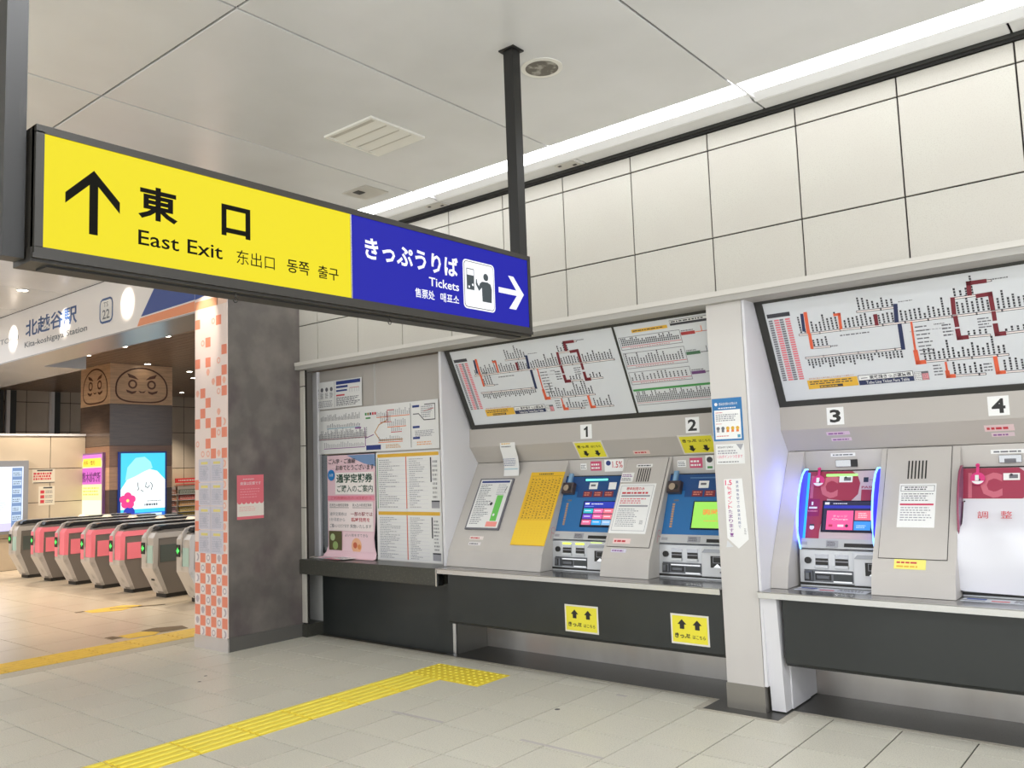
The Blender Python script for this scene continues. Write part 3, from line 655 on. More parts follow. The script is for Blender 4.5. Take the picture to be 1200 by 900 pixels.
m.text(WP5, '在校生の継続定期券', -6.82, 1.245, -6.53, 1.275, K1, q + .0006).text(WP5, '新入生の新規定期券', -6.47, 1.245, -6.19, 1.275, K1, q + .0006)
m.line(WP5, [(-6.82, 1.235), (-6.53, 1.235)], .004, K1, q + .0006).line(WP5, [(-6.47, 1.235), (-6.19, 1.235)], .004, K1, q + .0006)
m.text(WP5, '通学定期券は', -6.82, 1.155, -6.56, 1.19, K2, q + .0006).text(WP5, '一部の駅では', -6.50, 1.155, -6.18, 1.195, c((150, 40, 60)), q + .0006, .015)
m.text(WP5, '1か月前から', -6.82, 1.10, -6.59, 1.135, K2, q + .0006).text(WP5, '臨時発売を', -6.49, 1.10, -6.22, 1.14, c((190, 40, 60)), q + .0006, .015)
m.text(WP5, 'ご購入いただけます', -6.82, 1.04, -6.53, 1.075, K1, q + .0006).text(WP5, '実施いたします', -6.51, 1.04, -6.20, 1.075, K1, q + .0006)
sl = Frame((0, 5.3905, .862), (1, 0, 0), (0, 0, 1))
sl = Frame((0, 5.3895, .815), (1, 0, 0), (0, 0, 1)); m.quad(sl, -6.84, 0.0, -6.64, .19, c((96, 92, 60)), .007); m.disc(sl, -6.74, .05, .04, c((150, 176, 110)), .0075).disc(sl, -6.78, .13, .035, c((180, 200, 150)), .0078)
m.quad(sl, -6.62, .0, -6.17, .185, c((246, 216, 222)), .007); m.disc(sl, -6.42, .055, .075, c((244, 190, 150)), .0075).disc(sl, -6.44, .06, .03, c((210, 110, 80)), .008).disc(sl, -6.38, .045, .025, c((230, 150, 90)), .0083)
m.text(sl, 'よい1年をすてきな', -6.59, .14, -6.25, .17, K2, .0085)
single('poster', m, 'pink commuter pass poster hanging in the ticket window, its foot curling onto the counter', 'poster', (-6.5, 5.36, .76))
m = MB()
for k in range(5):
    a = rnd.uniform(-.25, .25); Fp = Frame((-6.90 + k * .07, 5.19 + rnd.uniform(0, .05), .7515 + k * .0022), (math.cos(a), math.sin(a), 0), (-math.sin(a), math.cos(a), 0))
    m.box((0, 0, 0), (.24, .14, .0015), (PW, LPK, PLAV, PK, PW)[k], Fp)
    m.scribble(Fp, .02, .02, .2, .12, 4, K3, .002)
single('leaflets', m, 'small fan of pale leaflets lying on the dark counter by the window frame', 'leaflets', (-6.8, 5.2, .752))

# ================================================================== FARE BOARDS
BV = (0, 5.294 - 5.637, 2.635 - 1.922); BL = math.hypot(BV[1], BV[2])
def station_map(m, fr, d):
    s = .0006
    def stations(pts, up=True, step=.0255, h=.088, col=K1):
        (a0, b0), (a1, b1) = pts; n = max(2, int(abs(a1 - a0) / step))
        m.line(fr, pts, .015, K1, d); m.line(fr, pts, .008, c((238, 226, 222)), d + s)
        for k in range(n):
            t = (k + .5) / n; a = a0 + (a1 - a0) * t; b = b0 + (b1 - b0) * t
            hh = h * rnd.uniform(.5, 1.0) if rnd.random() < .9 else h * 1.3
            y = .012
            while y < hh:
                hgt = rnd.uniform(.010, .016); m.quad(fr, a - .0055, b + (y if up else -y - hgt), a + .0055, b + (y + hgt if up else -y), col, d); y += hgt + .0035
            if k % 5 == 4: m.quad(fr, a + .009, b - .009, a + .018, b + .009, K1, d + s)
    m.quad(fr, .013, .640, .167, .668, K1, d)
    for k in range(27):
        y = .190 + k * .0163
        for j in range(4):
            m.quad(fr, .016 + j * .037, y, .016 + j * .037 + (.026 if j % 2 == 0 else .033), y + .011, (K2, c((224, 120, 130)))[j % 2], d)
    stations([(.200, .500), (1.62, .494)]); stations([(.263, .400), (.372, .398)], step=.027); stations([(.587, .603), (.807, .598)], step=.026)
    stations([(.206, .336), (.800, .331)], up=False, step=.0215, h=.055); stations([(.905, .230), (1.352, .226)]); stations([(1.05, .123), (1.219, .119)]); stations([(1.315, .119), (1.49, .117)])
    stations([(1.124, .604), (1.246, .604)], step=.026); stations([(1.16, .359), (1.278, .356)], h=.05); stations([(1.351, .357), (1.47, .357)], h=.05); stations([(1.30, .68), (1.33, .68)], h=.0)
    OR2, NV = c((226, 100, 66)), c((40, 50, 88))
    for pts, cc, wd in (([(.243, .632), (.233, .53)], NV, .02), ([(.267, .639), (.258, .512)], OR2, .022), ([(.263, .492), (.258, .405)], OR2, .02), ([(.447, .604), (.474, .604), (.466, .513)], OR2, .018),
        ([(.811, .609), (.800, .515)], NV, .024), ([(.812, .480), (.805, .335)], NV, .024), ([(.686, .562), (.683, .51)], DR, .022), ([(.880, .490), (.873, .36), (.871, .305)], OR2, .012), ([(.871, .30), (.871, .230), (.905, .230)], OR2, .026),
        ([(1.024, .212), (1.023, .15)], OR2, .012), ([(1.023, .15), (1.023, .124), (1.052, .123)], OR2, .024), ([(1.287, .212), (1.287, .120), (1.317, .120)], OR2, .022), ([(1.118, .518), (1.124, .600)], DR, .024),
        ([(1.215, .62), (1.219, .682), (1.30, .681)], DR, .024), ([(1.256, .600), (1.318, .602), (1.318, .515)], DR, .024), ([(1.121, .486), (1.121, .44)], DR, .024), ([(1.120, .405), (1.120, .359), (1.158, .359)], DR, .026), ([(1.319, .486), (1.318, .45)], DR, .022), ([(1.317, .41), (1.317, .357), (1.350, .357)], DR, .026)):
        m.line(fr, pts, wd, cc, d + s * 1.6)
    m.scribble(fr, .893, .27, .98, .47, 8, K2, d, .3, .1, .3); m.scribble(fr, 1.04, .375, 1.10, .46, 4, K2, d, .4, .1, .3); m.scribble(fr, 1.23, .40, 1.30, .47, 4, K2, d, .4, .1, .3); m.scribble(fr, .95, .13, 1.005, .21, 4, K2, d, .4, .1, .3); m.scribble(fr, 1.22, .13, 1.275, .19, 3, K2, d, .4, .1, .3)
    m.scribble(fr, .45, .455, .66, .47, 1, K2, d, .5); m.scribble(fr, 1.0, .455, 1.06, .468, 1, K2, d, .5); m.scribble(fr, .86, .425, 1.08, .44, 1, K3, d, .25, .02, .04); m.scribble(fr, .37, .393, .43, .405, 1, K2, d, .7); m.scribble(fr, 1.34, .68, 1.42, .69, 1, K2, d, .7); m.scribble(fr, .83, .625, .93, .635, 1, K2, d, .5)
    m.text(fr, '東武線の駅から乗り換えとなる駅までの運賃です', .190, .183, .480, .193, c((190, 110, 40)), d + s)
    m.quad(fr, .175, .114, .498, .178, YW, d); m.scribble(fr, .19, .142, .47, .172, 2, K1, d + s, .45); m.quad(fr, .25, .118, .40, .136, K1, d + s); m.scribble(fr, .255, .12, .395, .134, 1, YW, d + 2 * s, .5)
    m.quad(fr, .503, .113, .832, .181, K1, d); m.quad(fr, .506, .146, .829, .178, PW, d + s)
    m.quad(fr, .520, .158, .56, .163, K2, d + 2 * s); m.text(fr, '東武線きっぷ運賃表', .572, .149, .820, .175, K1, d + 2 * s, .02)
    m.quad(fr, .503, .113, .832, .143, NV, d + s); m.text(fr, 'Tobu Line Ticket Fare Table', .548, .118, .805, .138, PW, d + 2 * s, .01)
    m.quad(fr, .838, .112, .918, .170, K2, d); m.quad(fr, .84, .114, .878, .168, PW, d + s); m.quad(fr, .88, .114, .916, .156, c((232, 150, 156)), d + s); m.scribble(fr, .842, .116, .914, .166, 5, K2, d + 2 * s, .4)
def station_rows(m, fr, d, off):
    s = .0006
    o = off
    m.quad(fr, o + .148, .678, o + .445, .703, YW, d).scribble(fr, o + .16, .682, o + .43, .699, 1, K1, d + s, .4)
    m.quad(fr, o + .470, .690, o + .78, .730, K1, d).quad(fr, o + .473, .708, o + .777, .727, PW, d + s).scribble(fr, o + .48, .71, o + .77, .725, 1, K1, d + 2 * s, .6)
    for (b0, b1, n) in ((.555, .652, 30), (.403, .526, 20), (.272, .371, 15)):
        m.line(fr, [(o + .022, b0), (o + .53, b0), (o + .53, b1), (o + .022, b1), (o + .022, b0)], .004, K2, d)
        m.line(fr, [(o + .03, b0 + .022), (o + .525, b0 + .022)], .004, RD, d + s); m.scribble(fr, o + .1, b0 + .003, o + .5, b0 + .016, 1, c((200, 110, 120)), d, .4, .01, .02)
        for k in range(n):
            a = o + .035 + k * .485 / n; y = b0 + .032; top = y + (b1 - b0 - .035) * rnd.uniform(.4, .95)
            while y < top: m.quad(fr, a, y, a + .010, y + .012, K1, d); y += .0155
    for b0, cc in ((.62, c((170, 60, 60))), (.468, c((70, 110, 80))), (.318, c((110, 70, 120)))):
        m.quad(fr, o + .535, b0 - .012, o + .645, b0 + .012, cc, d); m.scribble(fr, o + .54, b0 + .014, o + .64, b0 + .028, 1, K2, d, .6)
        m.line(fr, [(o + .65, b0), (o + .70, b0), (o + .70, b0 + .04)], .006, OG if b0 > .6 else K2, d); m.line(fr, [(o + .70, b0), (o + .80, b0)], .004, cc, d)
    m.quad(fr, o + .016, .216, o + .78, .233, GR, d); m.line(fr, [(o + .02, .101), (o + .78, .104)], .004, K2, d); m.line(fr, [(o + .02, .118), (o + .78, .121)], .003, c((200, 110, 120)), d)
    for k in range(48):
        a = o + .026 + k * .0155; y = .126; top = y + .085 * rnd.uniform(.5, 1)
        while y < top: m.quad(fr, a, y, a + .0085, y + .012, K1, d); y += .015
FACE = mat('fare_board_face', (214, 217, 220), .16, spec=.5)
for name, x0, x1, fx, lab in (('left', -5.11, -2.535, -5.056, 'tilted black framed fare board above the two blue machines'), ('right', -2.248, .42, -2.197, 'tilted black framed fare board above the two crimson machines')):
    t = thing('fare_board', lab, 'board', ((x0 + x1) / 2, 5.5, 1.92), 'fare boards')
    B = Frame((0, 5.637, 1.922), (1, 0, 0), BV)
    fb = MB().box((x0, 0, -.06), (x1, BL, -.012), FRAMEK, B)
    for a, b_ in (((x0, 0, -.02), (x1, .040, 0)), ((x0, BL - .045, -.02), (x1, BL, 0)), ((x0, .038, -.02), (x0 + .052, BL - .04, 0)), ((x1 - .05, .038, -.02), (x1, BL - .04, 0))): fb.box(a, b_, FRAMEK, B)
    xm = fx + 1.682
    fb.box((xm, .038, -.02), (xm + .014, BL - .04, 0), FRAMEK, B)
    obj('frame', fb, t)
    Bp = B.at(fx, 0)
    p1 = MB().box((x0 + .05, .039, -.014), (xm + .002, BL - .044, -.008), FACE, B); station_map(p1, Bp, -.0068); obj('map_panel', p1, t)
    p2 = MB().box((xm + .012, .039, -.014), (x1 - .048, BL - .044, -.008), FACE, B); station_rows(p2, Bp, -.0068, 1.69); obj('list_panel', p2, t)

# ================================================================== MACHINE BAYS
HP = [(5.86, 1.622), (5.738, 1.622), (5.633, 1.764), (5.637, 1.93), (5.86, 1.93)]
for nm, x0, x1, lab in (('l', -5.135, -2.518, 'warm grey sloped header panel between the left fare board and the two blue machines'), ('r', -2.25, XR, 'warm grey sloped header panel between the right fare board and the two crimson machines')):
    single('header_panel', MB().prism(HP, 'x', x0, x1, SHELL2), lab, 'panel', ((x0 + x1) / 2, 5.7, 1.62), 'header panels')
    single('recess_back', MB().box((x0, 5.743, .76), (x1, 5.86, 1.618), SHELL), 'grey recess wall behind the ' + ('left bay covers, stickers above the two blue machines' if nm == 'l' else 'right bay covers, stickers above the two crimson machines'), 'panel', ((x0 + x1) / 2, 5.8, .76), 'recess walls')
SO = Vector((0, 5.326, .892)); SV = (0, 5.738 - 5.326, 1.622 - .892); SLN = math.hypot(SV[1], SV[2])   # sloping cover plane, v=0 at its foot
def sv(z): return (z - .892) / .730 * SLN
S_ = Frame(SO, (1, 0, 0), SV)
def cover(x0, x1, lab, group='machine bay covers'):
    t = thing('machine_cover', lab, 'cover', ((x0 + x1) / 2, 5.45, .75), group)
    obj('shell', MB().prism([(5.74, .752), (5.289, .752), (5.322, .885), (5.328, .895), (5.735, 1.617), (5.74, 1.617)], 'x', x0, x1, SHELL), t)
    return t
cvA = cover(-5.133, -4.118, 'wide blank sloping cover left of the left blue machine carrying the yellow chart')
cvB = cover(-3.560, -3.150, 'sloping cover with speaker slots between the two blue machines')
cvC = cover(-2.248, -2.135, 'narrow plain sloping cover left of the machine with glowing fins against the white cheek')
cvD = cover(-1.625, -1.168, 'sloping cover with a service door between the two crimson machines')
cvE = cover(-.555, XR, 'blank sloping cover right of the paper covered machine, past the picture edge')
def door_on(t, x0, x1, z0, z1, m=SHELL):
    b = MB().box((x0, sv(z0), .001), (x1, sv(z1), .006), m, S_)
    d = obj('service_door', b, t)
    k = MB().line(S_, [(x0, sv(z0)), (x1, sv(z0)), (x1, sv(z1)), (x0, sv(z1)), (x0, sv(z0))], .007, GROUT, .0022); obj('door_gap', k, d)
    return d
dB = door_on(cvB, -3.535, -3.175, .965, 1.605, SHELL); dD = door_on(cvD, -1.590, -1.215, .962, 1.612, SHELL)
def slots(t, x0, x1, z0, z1, n=6):
    for k in range(n):
        x = x0 + (k + .3) * (x1 - x0) / n; obj('speaker_slot', MB().box((x, sv(z0), .004), (x + (x1 - x0) / n * .42, sv(z1), .0075), BLACK, S_), t)
slots(dB, -3.42, -3.30, 1.43, 1.53); slots(dD, -1.465, -1.345, 1.42, 1.53)
# lintel trim line
H1 = Frame((0, 5.633, 1.764), (1, 0, 0), (0, .004, .158)); H2 = Frame((0, 5.738, 1.622), (1, 0, 0), (0, 5.633 - 5.738, .142)); LN = wall_frame(0, 5.742, 0)
WS = c((240, 240, 238), .4)
for ch, cx in (('1', -3.862), ('2', -2.915), ('3', -1.876), ('4', -.930)):
    m = MB().box((cx - .055, .020, 0), (cx + .055, .135, .002), WS, H1); 
    if ch == '1': m.poly(H1, [(cx - .002, .034), (cx + .018, .034), (cx + .018, .12), (cx + .004, .12), (cx - .004, .108), (cx - .020, .102), (cx - .020, .088), (cx - .002, .093)], BLACK, .0028)
    else: m.text(H1, ch, cx - .036, .034, cx + .036, .12, BLACK, .0028, .03)
    single('number_plate', m, 'white number plate above ' + {'1': 'the left blue machine', '2': 'the blue machine beside the pillar', '3': 'the machine with glowing fins', '4': 'the paper covered machine'}[ch], 'number plate', (cx, 5.63, 1.78))
YS = c((238, 226, 60)); YS2 = c((236, 224, 84))
def kippu_sheet(fr, x0, b0, w_, h_, up, lab, loc):
    m = MB().box((0, 0, .001), (w_, h_, .0025), c((226, 222, 210)), fr.at(x0, b0)); f2 = fr.at(x0, b0)
    m.quad(f2, .012, .012, w_ - .012, h_ - .012, YS, .0031)
    ta, aa = (.62, .30) if not up else (.20, .66)
    m.text(f2, 'きっぷ', w_ * .10, h_ * ta, w_ * .50, h_ * (ta + .17), BLACK, .0037, .04)
    m.text(f2, 'はこちら', w_ * .57, h_ * (ta + .01), w_ * .90, h_ * (ta + .13), BLACK, .0037, .015)
    for k in (.30, .70): m.arrow_fat(f2, w_ * k, h_ * aa, h_ * .17, up, BLACK, .0037)
    single('sheet_sign', m, lab, 'sign', loc)
kippu_sheet(H2, -4.000, .006, .280, .172, False, 'yellow sheet with two down arrows taped above the left blue machine', (-3.86, 5.7, 1.65))
kippu_sheet(H2, -3.045, .010, .285, .174, False, 'yellow sheet with two down arrows taped above the blue machine beside the pillar', (-2.9, 5.7, 1.65))
U_ = wall_frame(0, 5.184, 0)
kippu_sheet(U_, -3.815, .350, .298, .198, True, 'yellow sheet with two up arrows on the charcoal counter front below the left blue machine', (-3.66, 5.18, .35))
kippu_sheet(U_, -2.925, .356, .283, .199, True, 'yellow two up arrow sheet on the counter front below the blue machine beside the pillar', (-2.78, 5.18, .36))
def small(fr, x0, b0, x1, b1, base, cols, lab, cat='sticker', rows=3, d=.0, nm='sticker', txt=None):
    m = MB().box((x0, b0, d), (x1, b1, d + .0012), base, fr)
    if txt:
        for (tx, a0, c0, a1, c1, tm) in txt: m.text(fr, tx, x0 + (x1 - x0) * a0, b0 + (b1 - b0) * c0, x0 + (x1 - x0) * a1, b0 + (b1 - b0) * c1, tm, d + .002, .01)
    else:
        for k, cc in enumerate(cols): m.scribble(fr, x0 + (x1 - x0) * .08, b0 + (b1 - b0) * (.1 + k * .8 / len(cols)), x0 + (x1 - x0) * .92, b0 + (b1 - b0) * (.1 + (k + 1) * .8 / len(cols) - .06), max(1, rows // len(cols)), cc, d + .002, .5, .05, .14)
    loc = fr.p((x0 + x1) / 2, (b0 + b1) / 2, 0)
    return single(nm, m, lab, cat, tuple(loc))
small(H2, -3.475, .028, -3.33, .062, c((226, 200, 190)), [RD], 'small pink sticker on the header panel above the speaker slots', rows=1)
small(H2, -1.95, .118, -1.80, .145, c((222, 196, 214)), [PUR], 'pale violet sticker above the machine with glowing fins, upper', rows=1)
small(H2, -1.93, .070, -1.80, .095, c((222, 200, 214)), [PUR], 'pale violet sticker above the machine with glowing fins, lower', rows=1)
small(H2, -1.02, .090, -.865, .135, c((226, 200, 200)), [RD], 'pink sticker above the paper covered machine, upper', rows=1)
small(H2, -.99, .050, -.87, .078, c((220, 200, 205)), [PUR], 'pink sticker above the paper covered machine, lower', rows=1)
small(LN, -4.005, 1.535, -3.945, 1.585, WS, [K2], 'small white sticker in the lintel above the left blue machine, leftmost of three', rows=3)
small(LN, -3.905, 1.525, -3.800, 1.60, c((206, 80, 116)), [WS], 'crimson square sticker above the left blue machine, middle of three', rows=2)
small(LN, -3.770, 1.515, -3.590, 1.610, WS, None, 'white 1.5% sticker above the left blue machine, rightmost of three', txt=[('1.5%', .42, .3, .95, .85, RD), ('●', .08, .5, .34, .92, BLu)])
small(LN, -3.112, 1.535, -3.040, 1.585, WS, [K2], 'small white sticker above the blue machine beside the pillar, leftmost of three', rows=3)
small(LN, -3.010, 1.525, -2.905, 1.60, c((206, 80, 116)), [WS], 'crimson sticker above the blue machine beside the pillar, middle of three', rows=2)
small(LN, -2.880, 1.508, -2.812, 1.615, WS, None, 'white sticker with dark card drawing in the lintel, touching the pillar', txt=[('●', .15, .5, .85, .9, K1), ('▬', .2, .1, .8, .25, GR)])
small(LN, -1.96, 1.575, -1.80, 1.597, WS, [K2], 'thin white label strip above the machine with glowing fins', rows=1)
small(LN, -1.01, 1.560, -.82, 1.585, WS, [K2], 'thin white label strip above the paper covered machine', rows=1)
for x, lab, dk in ((-1.93, 'small steel camera plate above the machine with glowing fins', True), (-.97, 'small steel camera plate above the paper covered machine', False)):
    m = MB().bevbox((x, 1.505, 0), (x + (.14 if dk else .12), 1.553, .012), STEELP, .003, LN).box((x + (.10 if dk else .03), 1.505, .0), (x + (.14 if dk else .09), 1.553 if dk else 1.53, .014), BLACK if dk else K2, LN)
    single('camera_plate', m, lab, 'plate', (x, 5.72, 1.5))
# things on the covers
m = MB().box((-5.015, sv(1.052), .002), (-4.635, sv(1.472), .018), K2, S_)
m.quad(S_, -5.0, sv(1.065), -4.65, sv(1.462), PW, .0185); a = .019
m.quad(S_, -4.985, sv(1.435), -4.665, sv(1.452), BLu, a); m.scribble(S_, -4.98, sv(1.09), -4.80, sv(1.425), 22, K2, a, .35, .03, .1, .6); m.scribble(S_, -4.78, sv(1.33), -4.67, sv(1.425), 7, K3, a, .35)
m.quad(S_, -4.76, sv(1.12), -4.69, sv(1.33), c((110, 200, 90)), a).quad(S_, -4.79, sv(1.075), -4.67, sv(1.115), c((240, 150, 140)), a).disc(S_, -4.80, sv(1.26), .016, K1, a).disc(S_, -4.735, sv(1.17), .012, WS, a + .0006).line(S_, [(-4.69, sv(1.36)), (-4.68, sv(1.40))], .006, K1, a)
single('framed_notice', m, 'grey framed white notice with a green bar on the wide blank cover', 'notice', (-4.83, 5.5, 1.05))
m = MB().box((-4.468, sv(.945), .002), (-4.118, sv(1.522), .006), c((236, 190, 50)), S_); a = .0066; DY = c((196, 150, 40))
m.line(S_, [(-4.45, sv(1.49)), (-4.13, sv(1.49))], .005, DY, a); m.scribble(S_, -4.38, sv(1.497), -4.22, sv(1.513), 1, K1, a)
for k in range(9):
    x = -4.44 + k * .035; m.line(S_, [(x, sv(1.14)), (x, sv(1.48))], .003, DY, a)
    y = sv(1.15)
    while y < sv(1.46): m.quad(S_, x + .008, y, x + .020, y + .012, c((150, 112, 40)) if rnd.random() < .8 else DY, a); y += rnd.uniform(.016, .03)
m.quad(S_, -4.465, sv(.950), -4.121, sv(1.135), c((242, 202, 52)), .0066)
for k in range(8): m.scribble(S_, -4.43 + k * .035, sv(.99), -4.415 + k * .035, sv(1.10), 6, c((232, 176, 50)), .0072, .3)
single('yellow_chart', m, 'tall yellow fare chart on the wide blank cover beside the left blue machine', 'chart', (-4.29, 5.5, .95))
small(S_, -4.935, sv(.975), -4.78, sv(1.002), c((232, 222, 216)), [RD], 'small red lettered sticker below the framed notice, upper', rows=1, d=.001)
small(S_, -4.925, sv(.93), -4.79, sv(.955), c((226, 222, 222)), [K2], 'small grey lettered sticker below the framed notice, lower', rows=1, d=.001)
# curled leaflet on the header
pts = [(-.0, 1.79, 5.628), (-.0, 1.74, 5.632), (.004, 1.66, 5.66), (.008, 1.58, 5.668), (.010, 1.50, 5.655)]
m = MB(); vs = []
for dx, z, y in pts: vs += [(-4.775 + dx, y, z), (-4.605 + dx, y, z)]
m.add(vs, [(2 * i, 2 * i + 1, 2 * i + 3, 2 * i + 2)[::-1] for i in range(4)], PW); m.add([(x, y + .0015, z) for x, y, z in vs], [(2 * i, 2 * i + 1, 2 * i + 3, 2 * i + 2) for i in range(4)], PW)
LF = Frame((-4.77, 5.664 - .0045, 1.585), (1, 0, 0), (0, -.012, .08)); m.scribble(LF, .01, .0, .15, .07, 5, BLu, .002, .3).quad(LF, .01, -.03, .16, -.02, c((170, 200, 210)), .002)
LF = Frame((-4.775, 5.6275, 1.742), (1, 0, 0), (0, 0, 1)); m.scribble(LF, .02, .03, .15, .045, 1, YW, .002); m.scribble(LF, .02, .005, .14, .02, 1, K2, .002)
single('curled_leaflet', m, 'curled white leaflet taped to the header above the framed notice', 'leaflet', (-4.69, 5.65, 1.5))
m = MB().box((-3.547, sv(1.055), .0065), (-3.228, sv(1.415), .008), WS, S_); a = .0087
m.line(S_, [(-3.53, sv(1.075)), (-3.245, sv(1.075)), (-3.245, sv(1.40)), (-3.53, sv(1.40)), (-3.53, sv(1.075))], .003, K3, a)
m.text(S_, '現金利用のみ', -3.48, sv(1.365), -3.32, sv(1.39), RD, a, .02).scribble(S_, -3.51, sv(1.335), -3.26, sv(1.357), 1, RD, a, .6)
for z in (1.318, 1.245): m.quad(S_, -3.51, sv(z), -3.26, sv(z + .012), K3, a)
m.scribble(S_, -3.51, sv(1.265), -3.27, sv(1.31), 3, c((220, 120, 130)), a, .5).scribble(S_, -3.51, sv(1.10), -3.33, sv(1.235), 10, K3, a, .4).scribble(S_, -3.30, sv(1.12), -3.27, sv(1.15), 3, K2, a, .6)
single('notice', m, 'white notice with red heading on the cover between the two blue machines', 'notice', (-3.39, 5.5, 1.05))
small(S_, -3.555, sv(1.43), -3.445, sv(1.50), WS, [K2, PUR], 'small white square sticker left of the speaker slots', rows=4, d=.006)
small(S_, -3.44, sv(1.54), -3.30, sv(1.562), WS, [K1], 'small lettered strip above the speaker slots of the left bay', rows=1, d=.006)
small(S_, -3.49, sv(.985), -3.34, sv(1.02), c((238, 208, 204)), [RD], 'pink lettered sticker under the red headed notice', rows=1, d=.006)
small(S_, -3.49, sv(.925), -3.36, sv(.95), c((214, 210, 226)), [PUR], 'lilac sticker at the foot of the cover between the two blue machines', rows=1, d=.001)
m = MB().box((-1.500, sv(1.135), .0065), (-1.290, sv(1.390), .008), WS, S_)
m.line(S_, [(-1.49, sv(1.345)), (-1.30, sv(1.345)), (-1.30, sv(1.378)), (-1.49, sv(1.378)), (-1.49, sv(1.345))], .003, K2, a).scribble(S_, -1.47, sv(1.35), -1.32, sv(1.374), 2, K1, a, .5)
m.scribble(S_, -1.485, sv(1.285), -1.305, sv(1.335), 4, K2, a, .4).quad(S_, -1.49, sv(1.262), -1.30, sv(1.272), c((206, 50, 90)), a).scribble(S_, -1.485, sv(1.17), -1.305, sv(1.255), 6, K3, a, .4)
single('notice', m, 'white notice with a crimson bar on the service door between the two crimson machines', 'notice', (-1.39, 5.55, 1.13))
small(S_, -1.50, sv(.905), -1.325, sv(.958), c((236, 228, 120)), [YW, RD], 'yellow and white sticker at the foot of the cover between the two crimson machines', rows=2, d=.001)
# small red stickers on the side faces of two covers
for x, lab in ((-4.1175, 'faint red finger drawing on the side of the wide cover by the left blue machine'), (-3.1495, 'faint red finger drawing on the cover side beside the out of service screen')):
    Fs = east_frame(x, 0, 0); RDF = c((206, 120, 124)); m = MB().ring(Fs, 5.48, 1.06, .022, .026, RDF, .0006, 14).line(Fs, [(5.44, 1.0), (5.46, 1.05)], .005, RDF, .0006).line(Fs, [(5.49, 1.03), (5.50, .99)], .006, K1, .0006)
    single('side_sticker', m, lab, 'sticker', (x, 5.48, 1.05))

